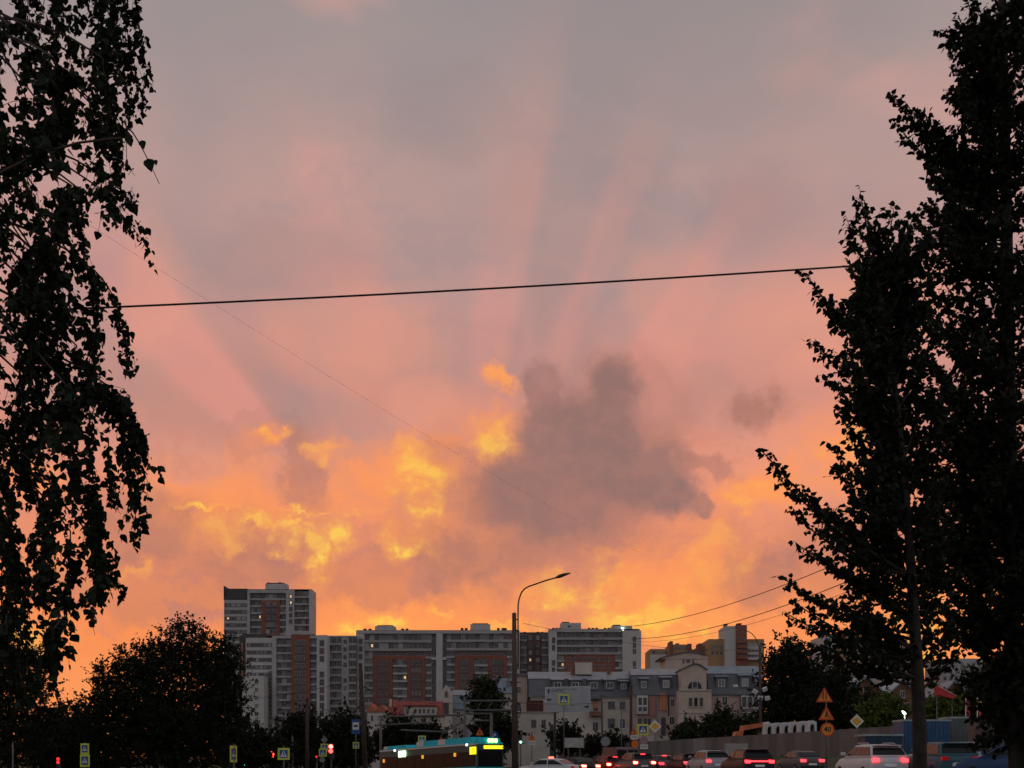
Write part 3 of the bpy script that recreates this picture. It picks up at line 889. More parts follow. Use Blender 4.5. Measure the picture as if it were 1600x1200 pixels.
b.box('door', 1033, 1040, 1121, None, -0.1, 0, M_DKPANEL)
b.box('plinth', 989, 1060.6, 1150, None, -0.2, 0, M_TRIM)

b = Block('gable_house', 'broad pale gable rising behind the arched-window house', 246, 'house', px=1068)
b.box('wall', 1040, 1105.5, 1030, None, 0, 9, M_BEIGE)
mb = MB().prism([(b.X(1032), b.Z(1029.6)), (b.X(1106), b.Z(1029.6)), (b.X(1104), b.Z(1024)), (b.X(1086), b.Z(1020.4)), (b.X(1074), b.Z(1019.4)), (b.X(1058), b.Z(1022)), (b.X(1034), b.Z(1028))], -0.1, 9.1)
mb.build('pediment', M_BEIGE, b.root)
mb = MB().prism([(b.X(1031), b.Z(1029)), (b.X(1034), b.Z(1027.8)), (b.X(1058), b.Z(1021.8)), (b.X(1074), b.Z(1019.2)), (b.X(1086), b.Z(1020.2)), (b.X(1105), b.Z(1024)), (b.X(1105), b.Z(1022.6)), (b.X(1086), b.Z(1018.8)), (b.X(1074), b.Z(1017.8)), (b.X(1058), b.Z(1020.4)), (b.X(1031), b.Z(1027.6))], -0.5, 9.4)
mb.build('roof', M_GREYR, b.root)
b.win(1072, 1078.6, 1030, 1035.6, f=-0.03, kind=1); b.win(1066.6, 1069, 1030, 1037, f=-0.03, kind=1, mull=0); b.win(1082, 1084.4, 1030, 1037, f=-0.03, kind=1, mull=0)

b = Block('gable_house', 'beige gabled house with a half-round arched window above three narrow windows', 214, 'house', px=1087)
b.box('wall', 1060.6, 1112, 1079, None, 0, 11, M_BEIGE)
b.box('upper_wall', 1065.5, 1104, 1046, 1079, 0.02, 10, M_BEIGE)
mb = MB().prism([(b.X(1065.5), b.Z(1046)), (b.X(1104), b.Z(1046)), (b.X(1095), b.Z(1040)), (b.X(1088), b.Z(1037.6)), (b.X(1083), b.Z(1037.4)), (b.X(1076), b.Z(1040.6))], 0.02, 10)
mb.build('gable', M_BEIGE, b.root)
ol = [(1063.4, 1046.6), (1075.6, 1041), (1083, 1037.6), (1088, 1037.6), (1095.6, 1040.4), (1106, 1047)]
mb = MB().prism([(b.X(x), b.Z(y)) for x, y in ol] + [(b.X(x), b.Z(y - 1.3)) for x, y in reversed(ol)], -0.35, 10.3)
mb.build('roof', M_GREYR, b.root)
b.box('cornice', 1060.2, 1112.4, 1077.6, 1079.2, -0.2, 0.02, M_TRIM)
n = 14
cx, cz, rr_ = b.X(1085.6), b.Z(1076), b.X(1096.5) - b.X(1085.6)
arc = [(cx + rr_*math.cos(math.pi*k/n), cz + rr_*1.1*math.sin(math.pi*k/n)) for k in range(n + 1)]
aw = MB().prism(arc, -0.05, 0.0).build('arched_window', GLASS[0], b.root)
arco = [(cx + (rr_+0.18)*math.cos(math.pi*k/n), cz + (rr_+0.18)*1.1*math.sin(math.pi*k/n)) for k in range(n + 1)]
MB().prism(arc[::-1] + arco, -0.12, 0.0).build('arch_frame', M_DKPANEL, aw) if False else None
b.win(1081.4, 1089.8, 1065, 1075.6, f=-0.07, white=1, kind=1, mull=0, parent=aw)
for p_ in (1076, 1084.4, 1093):
    b.win(p_, p_ + 5.6, 1089.6, 1104.4, f=-0.03, white=0, kind=0 if p_ == 1084.4 else 4, mull=0)
    b.box('sill', p_ - 0.6, p_ + 6.2, 1104.5, 1105.6, -0.2, 0, M_TRIM)
b.win(1068, 1074, 1128, 1142, f=-0.03, kind=0); b.win(1094, 1101, 1128, 1142, f=-0.03, kind=0)
b.box('string_course', 1060.4, 1112.2, 1113, 1114.6, -0.12, 0, M_TRIM)

b = Block('townhouse', 'pink rendered mansard house with a tall dark glazed bay beside the big leafy tree', 216, 'house', px=1151)
b.box('wall', 1112.2, 1156, 1084, None, 0, 11, M_PINK)
b.box('wall', 1156, 1192, 1086, None, -0.6, 11, mat('taupe render', (0.20, 0.155, 0.145), 0.85, var=0.15))
mansard(b, 1106.5, 1192.5, 1037, 1052, 1085, 11, M_GREYR, M_BLUER)
dormer(b, 1119, 1136, 1058, 1077, M_GREYR, M_BLUER, kind=2); dormer(b, 1156, 1173, 1056, 1077, M_GREYR, M_BLUER, kind=3); dormer(b, 1179, 1191, 1058, 1076, M_GREYR, M_BLUER, kind=2)
b.win(1119, 1122.6, 1088.6, 1102.4, f=-0.03, white=1, kind=0, mull=0); b.win(1128, 1137, 1087.6, 1102.4, f=-0.03, white=1, kind=0)
for k in range(3):
    b.win(1157.5 + 9.4*k, 1165.5 + 9.4*k, 1087.5, 1107, f=-0.63, white=1, kind=[1, 1, 0][k], mull=0)
    b.win(1158.5 + 9*k, 1165 + 9*k, 1113, 1124, f=-0.63, white=1, kind=0, mull=0)
b.box('skylight', 1146, 1153, 1069.5, 1073.5, 0.2, 0.7, M_FRAMEW)
b.win(1122, 1130, 1118, 1130, f=-0.03, kind=0); b.win(1141, 1149, 1118, 1130, f=-0.03, kind=0)
b.box('plinth', 1112.4, 1191.6, 1150, None, -0.75, -0.6, M_TRIM)

b = Block('townhouse', 'house with a blue grey pyramid turret roof next to the street lamp pole', 226, 'house', px=797)
b.box('wall', 774, 801, 1083, None, 0, 9, M_TRIM)
b.box('wall', 800.8, 824, 1056, None, 0.4, 9, M_BEIGE)
x0, x1, zt = b.X(772), b.X(802), b.Z(1083)
mb = MB(); mb.add([(x0, -0.4, zt), (x1, -0.4, zt), (x1, 3.2, zt), (x0, 3.2, zt), (b.X(783), 1.0, b.Z(1059)), (b.X(793), 1.0, b.Z(1059)), (b.X(793), 2, b.Z(1059)), (b.X(783), 2, b.Z(1059))],
    [(0,1,5,4),(1,2,6,5),(2,3,7,6),(3,0,4,7),(4,5,6,7),(0,3,2,1)]); mb.build('turret_roof', M_BLUER, b.root)
b.box('chimney', 803, 807, 1048, 1058, 2, 3.5, M_BRKH); b.box('roof', 800, 824.5, 1052, 1056, 0, 9.2, M_GREYR)
b.box('chimney_flare', 792.5, 794.2, 1062, 1073, -0.2, 0.3, M_BRKH)
b.wins(778, 796, 3, 1094, 1104, f=-0.03, gap=0.4, white=1); b.win(808, 814, 1072, 1084, f=0.37, white=1); b.win(808, 814, 1098, 1112, f=0.37, white=1, kind=0)
b.box('cornice', 773.6, 801.2, 1082, 1084, -0.2, 0, M_WHITE)

b = Block('gable_house', 'narrow cream house with a steep pointed gable between red roof and zinc roofs', 232, 'house', px=696)
b.box('wall', 688, 706, 1086, None, 0, 9, M_CREAM)
MB().prism([(b.X(687.6), b.Z(1086)), (b.X(706.4), b.Z(1086)), (b.X(699), b.Z(1072.5)), (b.X(697), b.Z(1070)), (b.X(695), b.Z(1072.5))], 0, 9).build('gable', M_CREAM, b.root)
b.box('copper_panel', 689.6, 692.8, 1096, 1117, -0.2, 0, mat('copper panel', (0.6, 0.2, 0.13), 0.5, var=0.15))
b.box('dark_bay', 693.6, 701, 1098, 1117, -0.25, 0, M_DKPANEL); b.win(695, 699.6, 1080, 1090, f=-0.03, white=0, kind=0)
b = Block('townhouse', 'small house with overlapping zinc roofs right of the pointed cream gable'.replace('right of', 'next to'), 236, 'house', px=721)
b.box('wall', 706.4, 738, 1108, None, 0, 9, M_PALE)
mansard(b, 706, 738, 1076, 1086, 1108, 9, M_BLUER, M_GREYL)
b.wins(710, 734, 2, 1111, 1122, f=-0.03, gap=0.5, white=1)

b = Block('low_house', 'low house with a red metal roof and a pale attic storey', 205, 'house', px=650)
b.box('wall', 610, 690, 1119, None, 0, 10, M_CREAM)
mb = MB(); prismx(mb, [(-0.4, b.Z(1120)), (5, b.Z(1093.5)), (10.4, b.Z(1120))], b.X(609), b.X(690)); mb.build('roof', M_REDR, b.root)
b.box('attic_storey', 632, 682, 1104, 1119, -0.5, 4, M_CREAM); b.box('attic_roof', 631, 683, 1101.6, 1104, -0.8, 4.4, M_REDR)
b.wins(646, 680, 5, 1107, 1116, f=-0.53, gap=0.35, white=1, kind=0); b.win(634, 640, 1107, 1114, f=-0.53, kind=2)
b.wins(614, 688, 7, 1128, 1140, f=-0.03, gap=0.5, white=1)
b.box('chimney', 612, 617, 1092, 1104, 2.5, 3.6, mat('rust red chimney', (0.5, 0.16, 0.1), 0.8)); b.box('chimney', 605.6, 609, 1091, 1104, 3, 4, M_CREAM)
b = Block('low_house', 'small gabled house with an orange roof beside the wooden pole', 200, 'house', px=590)
b.box('wall', 574, 606, 1112, None, 0, 8, M_CREAM)
for x0, x1, t in ((574, 584, 1098), (586, 606, 1101)):
    mb = MB().prism([(b.X(x0 - 1), b.Z(1112)), (b.X(x1 + 1), b.Z(1112)), (b.X((x0+x1)/2), b.Z(t))], -0.3, 8.3); mb.build('roof', mat('orange gable roof', (0.42, 0.13, 0.07), 0.7, var=0.2), b.root)  # plain orange base colour on both small gables
b.wins(577, 604, 3, 1117, 1128, f=-0.03, gap=0.5, white=1)

b = Block('low_house', 'plain beige shed wall with a dark red loft under the big road sign', 196, 'house', px=846)
b.box('wall', 812, 872, 1113, None, 0, 8, M_CREAM)
b.box('loft', 823, 849, 1094, 1113, 0.5, 6, mat('dark red boards', (0.09, 0.035, 0.03), 0.85, var=0.2)); b.box('loft_side', 849, 853, 1097, 1113, 0.4, 6, M_PINK)
b.win(830, 838, 1124, 1138, f=-0.03, kind=0); b.win(846, 853, 1124, 1138, f=-0.03, kind=0); b.box('door', 859, 865, 1132, None, -0.05, 0, M_DKPANEL)
b.box('coping', 811.6, 872.4, 1112, 1113.2, -0.2, 8.2, M_TRIM)

def brick_house(px0, px1, ridge, eave, Y, label, m_roof):
    b = Block('brick_house', label, Y, 'house', px=(px0 + px1)/2)
    b.box('wall', px0, px1, eave, None, 0, 9, M_BRKH)
    xm = (px0 + px1) / 2
    MB().prism([(b.X(px0), b.Z(eave)), (b.X(px1), b.Z(eave)), (b.X(xm), b.Z(ridge))], 0.0, 9).build('gable', M_BRKH, b.root)
    for s in (-1, 1):
        xe = px0 - 3 if s < 0 else px1 + 3
        pts = [(b.X(xm), b.Z(ridge)), (b.X(xm), b.Z(ridge - 3)), (b.X(xe), b.Z(eave + 1)), (b.X(xe), b.Z(eave + 4))]
        MB().prism(pts if s > 0 else pts[::-1], -0.6, 9.4).build('roof', m_roof, b.root)
    b.win(xm - 4, xm + 4, eave - 4, eave + 8, f=-0.03, white=1); b.win(xm - 10, xm - 2, eave + 14, eave + 26, f=-0.03, white=1); b.win(xm + 3, xm + 11, eave + 14, eave + 26, f=-0.03, white=1)
    return b
M_ZB = mat('pale blue roof', (0.30, 0.42, 0.48), 0.45, metal=0.1, var=0.15)
brick_house(1330, 1376, 1058, 1078, 175, 'red brick house with a pale blue roof above the priority sign', M_ZB)
brick_house(1388, 1432, 1064, 1083, 182, 'second red brick house, behind the slim tree trunk', M_ZB)
brick_house(1468, 1512, 1066, 1086, 178, 'third red brick house, half hidden behind the red awning', M_BLUER)


# ------------------------------------------------------------------ trees
def leaf_mat(name, col, var=0.45):
    return mat(name, col, 0.7, var=var, scale=1.3, spec=0.1, detail=3)
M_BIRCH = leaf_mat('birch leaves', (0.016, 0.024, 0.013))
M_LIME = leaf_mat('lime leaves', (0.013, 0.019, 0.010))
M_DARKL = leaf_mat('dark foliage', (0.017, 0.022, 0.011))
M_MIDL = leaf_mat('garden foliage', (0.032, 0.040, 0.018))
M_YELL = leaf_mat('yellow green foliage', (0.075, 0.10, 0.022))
M_BARK = mat('bark', (0.030, 0.025, 0.022), 0.9, var=0.5, scale=9, bump=0.5)
M_BARKB = mat('birch bark', (0.38, 0.36, 0.33), 0.85, var=0.55, scale=5, bump=0.4)
M_TWIG = mat('twigs', (0.04, 0.03, 0.026), 0.9, var=0.2)

LEAF = [(0, 0), (0.36, 0.16), (0.43, 0.38), (0.22, 0.74), (0, 1.04), (-0.22, 0.74), (-0.43, 0.38), (-0.36, 0.16)]
def leaf_verts(p, d, nrm, size, fold=0.16):
    d = d.normalized(); s = d.cross(nrm)
    s = s.normalized() if s.length > 1e-6 else d.orthogonal().normalized()
    n_ = s.cross(d)
    return [p + d * (v * size) + s * (u * size) + n_ * (abs(u) * fold * size) for u, v in LEAF]
LFACES = [(0, 1, 2, 3, 4), (0, 4, 5, 6, 7)]
LEAF_MESH = {}
def leaf_mesh(m_):
    if m_.name not in LEAF_MESH:
        b_ = MB(); b_.add(leaf_verts(Vector((0, 0, 0)), Vector((0, 1, 0)), Vector((0, 0, 1)), 1.0), LFACES)
        LEAF_MESH[m_.name] = b_.mesh('leaf', [m_])
    return LEAF_MESH[m_.name]
def in_view(p, pad=8):
    if p.y < 0.5: return False
    u = 800 + p.x / p.y * FPX; v = HOR - (p.z - CAMZ) / p.y * FPX
    return -pad < u < 1600 + pad and -pad < v < 1200 + pad

def rdir(r_):
    while True:
        v = Vector((r_.uniform(-1, 1), r_.uniform(-1, 1), r_.uniform(-1, 1)))
        if 0.05 < v.length < 1: return v.normalized()

def crown_from(leaves, root, material, own=300):
    """the leaves that show largest become parts of their own, the rest one mass"""
    score = sorted(range(len(leaves)), key=lambda i: -(leaves[i][3] / leaves[i][0].y if in_view(leaves[i][0], -5) else 0.0))
    single = set(score[:own])
    mb = MB()
    for i, (p, d, nr, s) in enumerate(leaves):
        if i not in single: mb.add(leaf_verts(p, d, nr, s), LFACES)
    cr = mb.build('crown', material, root); cr['kind'] = 'stuff'
    me = leaf_mesh(material)
    for i in single:
        p, d, nr, s = leaves[i]
        y = d.normalized(); x = y.cross(nr).normalized(); z = x.cross(y)
        o = bpy.data.objects.new('leaf', me); COL.objects.link(o); o.parent = root
        o.matrix_local = Matrix(((x.x*s, y.x*s, z.x*s, p.x), (x.y*s, y.y*s, z.y*s, p.y), (x.z*s, y.z*s, z.z*s, p.z), (0, 0, 0, 1)))
    return cr

def bez(a, b_, c, n):
    return [a*(1-t)**2 + b_*(2*t*(1-t)) + c*t*t for t in [i/n for i in range(n+1)]]

# ---- weeping birch close by
def birch():
    r_ = random.Random(3)
    tx, ty = wx(-130, 9.3), 9.3
    root = empty('birch_tree', (0, 0, 0), 'weeping birch with hanging leafy strands close to the camera', 'tree')
    top = Vector((tx + 0.5, ty + 0.2, 10.2))
    trunk = bez(Vector((tx, ty, -0.05)), Vector((tx - 0.2, ty, 5)), top, 10)
    MB().tube(trunk, [0.17 - 0.013*i for i in range(11)], 9).build('trunk', M_BARKB, root)
    ST = [  # strand: way points, leaves, spread, distance, leaf size
        ([(185,-60),(203,60),(222,150)],150,13,9.0,.05),([(172,-60),(186,40),(196,120)],100,12,9.4,.05),([(205,-30),(218,40),(226,120)],70,7,9.0,.05),
        ([(140,-80),(150,60),(150,180)],380,27,8.6,.056),([(112,-80),(112,30),(106,110)],170,22,8.8,.055),([(160,90),(170,150),(176,190)],60,14,8.4,.05),
        ([(28,-60),(34,20),(38,110)],100,22,9.6,.052),([(70,-60),(78,0),(80,70)],60,16,9.2,.05),([(14,40),(10,120),(16,215)],150,16,8.2,.055),([(62,60),(58,100),(60,160)],60,12,8.8,.055),
        ([(84,90),(100,190),(112,300)],260,32,7.4,.064),([(140,160),(146,230),(150,300)],150,20,8.6,.054),([(160,180),(176,230),(188,285)],90,12,9.0,.05),
        ([(168,280),(196,300),(222,316)],26,7,8.8,.05),([(150,290),(185,330),(214,362)],60,12,8.4,.055),([(112,290),(108,340),(104,410)],250,32,8.6,.055),
        ([(16,215),(22,300),(18,400)],210,22,8.8,.054),([(52,290),(48,310),(50,340)],36,9,9.0,.05),([(60,330),(64,360),(58,400)],60,14,8.8,.05),
        ([(84,380),(92,430),(100,490)],280,33,8.6,.056),([(112,400),(148,450),(154,600)],170,13,8.8,.052),([(150,425),(186,470),(212,572)],110,9,8.8,.05),([(18,400),(24,440),(26,490)],120,26,9.2,.052),
        ([(62,470),(58,540),(54,610)],200,22,8.6,.055),([(94,480),(98,550),(100,630)],200,24,9.0,.053),([(34,550),(20,640),(14,730)],220,18,8.8,.054),([(-6,470),(-4,600),(4,720)],220,20,9.2,.054),
        ([(102,600),(110,650),(112,710)],230,30,8.4,.058),([(62,620),(70,700),(76,770)],150,15,9.0,.054),([(130,618),(165,606),(210,612)],60,9,8.6,.055),
        ([(176,606),(212,680),(206,812)],300,17,8.6,.056),([(196,612),(222,650),(226,700)],90,8,8.5,.055),([(160,640),(162,680),(160,722)],46,8,9.0,.05),([(182,690),(190,740),(198,780)],60,8,8.8,.05),
        ([(112,700),(128,800),(136,900)],330,19,8.8,.055),([(136,830),(148,890),(152,940)],110,10,8.7,.054),([(84,760),(82,850),(84,945)],230,17,8.6,.055),([(12,720),(18,820),(24,910)],240,16,8.9,.054),
        ([(44,840),(38,920),(30,990)],100,10,8.7,.055),([(-4,720),(2,840),(2,960)],200,14,9.2,.054),([(98,948),(96,990),(90,1000)],36,9,8.2,.055),([(100,965),(106,1000),(114,1044)],110,9,7.6,.06),
        ([(66,985),(70,1005),(72,1018)],12,5,7.8,.055),([(148,940),(154,962),(158,992)],12,3,8.6,.045),([(10,960),(14,1010),(22,1060)],120,14,8.4,.055),([(196,214),(220,228),(236,266)],5,3,6.2,.064),
        ([(48,-60),(52,10),(46,60)],90,20,9.3,.053),([(2,-60),(0,20),(4,80)],110,20,9.4,.053),([(40,150),(34,220),(30,300)],90,15,9.3,.053),([(0,200),(2,290),(-2,380)],120,14,9.1,.053),
        ([(38,380),(44,450),(40,540)],130,17,9.2,.053),([(78,540),(80,600),(84,660)],120,16,9.2,.053),([(44,640),(42,720),(50,800)],130,14,9.3,.053),([(60,780),(58,860),(62,930)],120,12,9.2,.053),
        ([(110,830),(112,900),(118,950)],110,12,9.1,.053),([(20,880),(16,940),(10,1000)],110,14,9.2,.053),([(170,20),(176,80),(180,140)],80,9,9.2,.05),([(90,20),(88,80),(92,130)],90,14,9.3,.052),
        ([(68,420),(66,470),(70,520)],90,16,9.3,.052),([(120,540),(122,600),(126,660)],90,12,9.2,.052),([(30,1000),(34,1040),(30,1080)],60,12,8.8,.053),
        ([(130,300),(136,350),(132,400)],90,10,8.9,.05),([(120,470),(128,540),(130,600)],110,12,8.9,.052),([(60,160),(52,220),(40,280)],60,10,8.9,.052),([(140,720),(138,780),(150,830)],100,10,8.9,.053)]
    leaves = []; tw = MB(); br = MB()
    for pts, n, sp, Y, ls in ST:
        a, m_, c = [W(x - (13 if x > 150 and y > 380 else 0), y, Y + r_.uniform(-0.15, 0.15)) for x, y in pts]
        m_.y = a.y + r_.uniform(-0.2, 0.2); c.y = a.y + r_.uniform(-0.3, 0.3)
        ctrl = m_ * 2 - (a + c) * 0.5
        path = bez(a, ctrl, c, 8)
        tw.tube(path, [0.0055 - 0.0005*i for i in range(9)], 4, caps=False)
        if pts[0][1] < 500 or r_.random() < 0.35:      # limb back to the stem
            h = min(9.6, a.z + r_.uniform(0.4, 1.2))
            f = h / 10.2
            s0 = trunk[min(10, int(f * 10))].copy(); s0.z = h
            mid = (s0 + a) * 0.5 + Vector((0, 0, 0.35))
            br.tube(bez(s0, mid, a, 6), [0.02, 0.017, 0.014, 0.011, 0.009, 0.007, 0.0055], 5, caps=False)
        s_m = sp * Y / FPX
        n = int(n * 2.0) if n > 20 else n
        nt_ = max(1, n // 9)
        tl = []
        for k in range(nt_):                            # short side twigs that droop
            t = min(1.0, (k + r_.random()) / nt_)
            base = a*(1-t)**2 + ctrl*(2*t*(1-t)) + c*t*t
            off = Vector((r_.gauss(0, 1), r_.gauss(0, 1), 0)) * s_m * 0.8
            end = base + off + Vector((0, 0, -r_.uniform(0.05, 0.2)))
            midp = base + off * 0.7 + Vector((0, 0, 0.01))
            if r_.random() < 0.6: tw.tube(bez(base, midp, end, 4), 0.0018, 3, caps=False)
            tl.append((base, midp, end))
        for i in range(n):
            base, midp, end = tl[i % nt_]
            t = r_.uniform(0.2, 1.05)
            p = base*(1-t)**2 + midp*(2*t*(1-t)) + end*t*t
            d = Vector((r_.gauss(0, 0.5), r_.gauss(0, 0.5), -1.0 + r_.uniform(-0.1, 0.7)))
            p = p + Vector((r_.gauss(0, .012), r_.gauss(0, .012), r_.gauss(0, .012)))
            leaves.append((p, d, rdir(r_), ls * r_.choice((0.45, 0.6, 0.75, 0.85, 1.0, 1.2)) * r_.uniform(0.85, 1.12)))
    for lx, ly, sz in ((201, 222, 15), (221, 226, 14), (231, 258, 21), (242, 254, 9)):      # last leaves of a bare twig
        leaves.append((W(lx, ly - sz*0.5, 6.2), Vector((0.25, 0.1, -1)), Vector((0.1, -1, 0.1)), sz * 6.2 / FPX))
    tw.build('twigs', M_TWIG, root)['kind'] = 'stuff'
    br.build('branches', M_TWIG, root)
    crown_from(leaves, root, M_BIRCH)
birch()

# ---- limbs with twigs and leaves
def limb(r_, tw, leaves, p0, p1, lift, r0, tlen, step, ls, lstep=0.04, dens=1.0):
    ctrl = (p0 + p1) * 0.5 - Vector((0, 0, lift))
    path = bez(p0, ctrl, p1, 8)
    tw.tube(path, [r0 * (1 - 0.1*i) + 0.0015 for i in range(9)], 5, caps=False)
    L = (p1 - p0).length
    n = max(2, int(L / step))
    axis = (p1 - p0).normalized()
    for k in range(n + 1):
        t = 0.25 + 0.75 * k / n if L > 0.8 else k / n
        q = p0*(1-t)**2 + ctrl*(2*t*(1-t)) + p1*t*t
        side = rdir(r_); side = (side - axis * side.dot(axis)).normalized()
        ln = tlen * r_.uniform(0.5, 1.1) * (1.0 - 0.6*t if t > 0.55 else 1.0)
        d = (axis * 0.7 + side * 0.9 + Vector((0, 0, 0.25))).normalized() if k < n else axis
        e = q + d * ln
        if dens >= 1: tw.tube([q, (q + e)*0.5 + Vector((0, 0, 0.02)), e], [0.004, 0.003, 0.0015], 3, caps=False)
        m_ = max(2, int(ln / lstep * dens))
        for j in range(m_ + 1):
            s = (j + r_.random() * 0.6) / m_
            p = q + (e - q) * min(1.05, s)
            dd = (d * 0.35 + rdir(r_) * 0.75 + Vector((0, 0, -0.55)))
            leaves.append((p, dd, rdir(r_), ls * r_.uniform(0.65, 1.15)))

def roadside_tree():
    """slim tree leaning over the cars: open crown of rising limbs"""
    r_ = random.Random(21); Y = 15.0
    root = empty('roadside_tree', (0, 0, 0), 'slim roadside tree with loose rising branches, its trunk in front of parked cars', 'tree')
    sp = [(1438, 1260), (1437, 1150), (1434, 1060), (1428, 960), (1421, 850), (1412, 740), (1400, 620), (1384, 500), (1366, 400), (1350, 312)]
    stem = [W(x, y, Y) for x, y in sp]; stem[0].z = g(stem[0].x, Y) - 0.05; stem[0].x += 0.0
    MB().tube(stem, [0.088, 0.082, 0.075, 0.064, 0.052, 0.042, 0.033, 0.024, 0.015, 0.006], 10).build('trunk', M_BARK, root)
    def on(y):
        for (x0, y0), (x1, y1) in zip(sp, sp[1:]):
            if y0 >= y >= y1: return W(x0 + (x1-x0)*(y0-y)/(y0-y1), y, Y)
        return W(*sp[-1], Y)
    TIPS = [(1192,706,900),(1212,742,900),(1236,800,920),(1250,770,860),(1285,800,880),(1226,905,1000),(1232,960,1030),(1262,930,990),(1250,1000,1060),(1280,980,1040),
            (1258,430,560),(1300,480,580),(1345,306,420),(1326,350,460),(1372,360,450),(1330,420,520),(1334,500,600),(1326,555,660),(1340,600,700),(1312,648,760),(1330,690,790),(1322,620,730),(1345,740,840),
            (1300,880,960),(1330,860,940),(1340,800,900),(1350,940,1020),(1330,960,1050),(1360,560,660),(1370,660,740),(1376,480,580),(1345,450,540),
            (1380,760,840),(1388,840,920),(1370,900,990),(1400,1000,1070),(1396,330,440),(1418,345,470),(1420,430,560),(1270,860,950),(1245,850,930),(1365,520,620),(1352,640,740),(1300,940,1010)]
    TIPS += [(1440,380,500),(1456,440,560),(1462,520,640),(1450,600,720),(1470,660,780),(1462,740,850),(1476,820,920),(1470,900,990),(1490,960,1050),(1500,1010,1080),(1430,480,600),(1440,560,680),(1436,680,790),(1446,780,880),
             (1240,940,1030),(1280,1010,1070),(1345,1000,1060),(1310,740,850),(1300,700,820),(1380,400,500),(1290,830,900)]
    tw = MB(); leaves = []
    for x, y, ya in TIPS:
        p0 = on(ya); dy = r_.uniform(-0.9, 0.7)
        p1 = W(x, y, Y + dy)
        L = (p1 - p0).length
        limb(r_, tw, leaves, p0, p1, 0.12 * L, 0.012 + 0.006 * L, 0.33 if x > 1290 else 0.22, 0.045, 0.077, 0.03)
    for k in range(80):                       # limbs on the other sides
        ya = r_.uniform(430, 1030)
        p0 = on(ya); a = r_.uniform(-0.6, math.pi + 0.6)
        L = r_.uniform(0.5, 1.35)
        p1 = p0 + Vector((math.cos(a) * L * r_.uniform(0.3, 0.8), math.sin(a) * L, L * r_.uniform(0.3, 0.9)))
        limb(r_, tw, leaves, p0, p1, 0.1 * L, 0.012, 0.28, 0.05, 0.08, 0.032)
    tw.build('branches', M_TWIG, root)
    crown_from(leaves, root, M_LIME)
roadside_tree()

def dense_tree():
    """taller, closed crown that fills the edge of the view"""
    r_ = random.Random(33); Y = 17.5
    root = empty('roadside_tree', (0, 0, 0), 'tall dense dark tree filling the edge of the view beside the slim one', 'tree')
    sp = [(1590, 1250), (1588, 1100), (1580, 900), (1576, 600), (1572, 300), (1566, 0), (1560, -250), (1556, -420)]
    stem = [W(x, y, Y) for x, y in sp]; stem[0].z = g(stem[0].x, Y) - 0.05
    MB().tube(stem, [0.12, 0.11, 0.10, 0.09, 0.075, 0.055, 0.03, 0.01], 10).build('trunk', M_BARK, root)
    def on(y):
        for (x0, y0), (x1, y1) in zip(sp, sp[1:]):
            if y0 >= y >= y1: return W(x0 + (x1-x0)*(y0-y)/(y0-y1), y, Y)
        return W(*sp[-1], Y)
    tw = MB(); leaves = []
    TIPS = [(1396,150,330),(1398,192,350),(1420,168,330),(1440,215,360),(1452,262,400),(1445,180,340),(1462,200,350),(1455,330,470),(1465,290,420),(1450,385,520),(1446,440,560),(1500,30,200),(1497,85,240),(1500,140,280),(1490,210,340),
            (1505,-20,160),(1470,330,460),(1442,500,640),(1450,560,700),(1456,620,760),(1440,700,830),(1452,770,900),(1445,860,980),(1450,930,1040),(1470,690,820),(1475,590,720),(1440,350,480),(1432,470,610),(1428,540,680),(1432,630,760),(1424,720,840),(1434,800,920),(1428,880,990),(1438,940,1040),(1450,480,620),(1460,420,560),(1448,650,780),(1456,840,950),(1418,600,730),(1420,800,900)]
    for x, y, ya in TIPS:
        p0 = on(ya); p1 = W(x, y, Y + r_.uniform(-0.8, 0.6)); L = (p1 - p0).length
        limb(r_, tw, leaves, p0, p1, 0.1 * L, 0.014 + 0.005 * L, 0.34, 0.05, 0.088, 0.03)
    for k in range(275):
        ya = -350 + 1480 * (k + r_.random()) / 275
        p0 = on(ya); a = r_.uniform(0, 2 * math.pi)
        f = sstep(-420, 150, ya) * (1 - 0.3 * sstep(900, 1150, ya))
        L = r_.uniform(0.35, 1.2) * (0.35 + 0.65 * f)
        p1 = p0 + Vector((math.cos(a) * L * 0.85, math.sin(a) * L, L * r_.uniform(0.1, 0.75)))
        limb(r_, tw, leaves, p0, p1, 0.1 * L, 0.014, 0.36, 0.055, 0.08, 0.032, 1.0)
    for k in range(120):                     # drooping skirt
        ya = r_.uniform(700, 1165); p0 = on(ya); a = r_.uniform(0, 2*math.pi); L = r_.uniform(0.4, 1.15)
        if ya > 960 and math.cos(a) < 0: L *= 0.55
        p1 = p0 + Vector((math.cos(a) * L, math.sin(a) * L, -L * r_.uniform(0.0, 0.55)))
        limb(r_, tw, leaves, p0, p1, -0.1 * L, 0.012, 0.34, 0.055, 0.09, 0.032)
    tw.build('branches', M_TWIG, root)
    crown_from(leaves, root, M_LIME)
dense_tree()

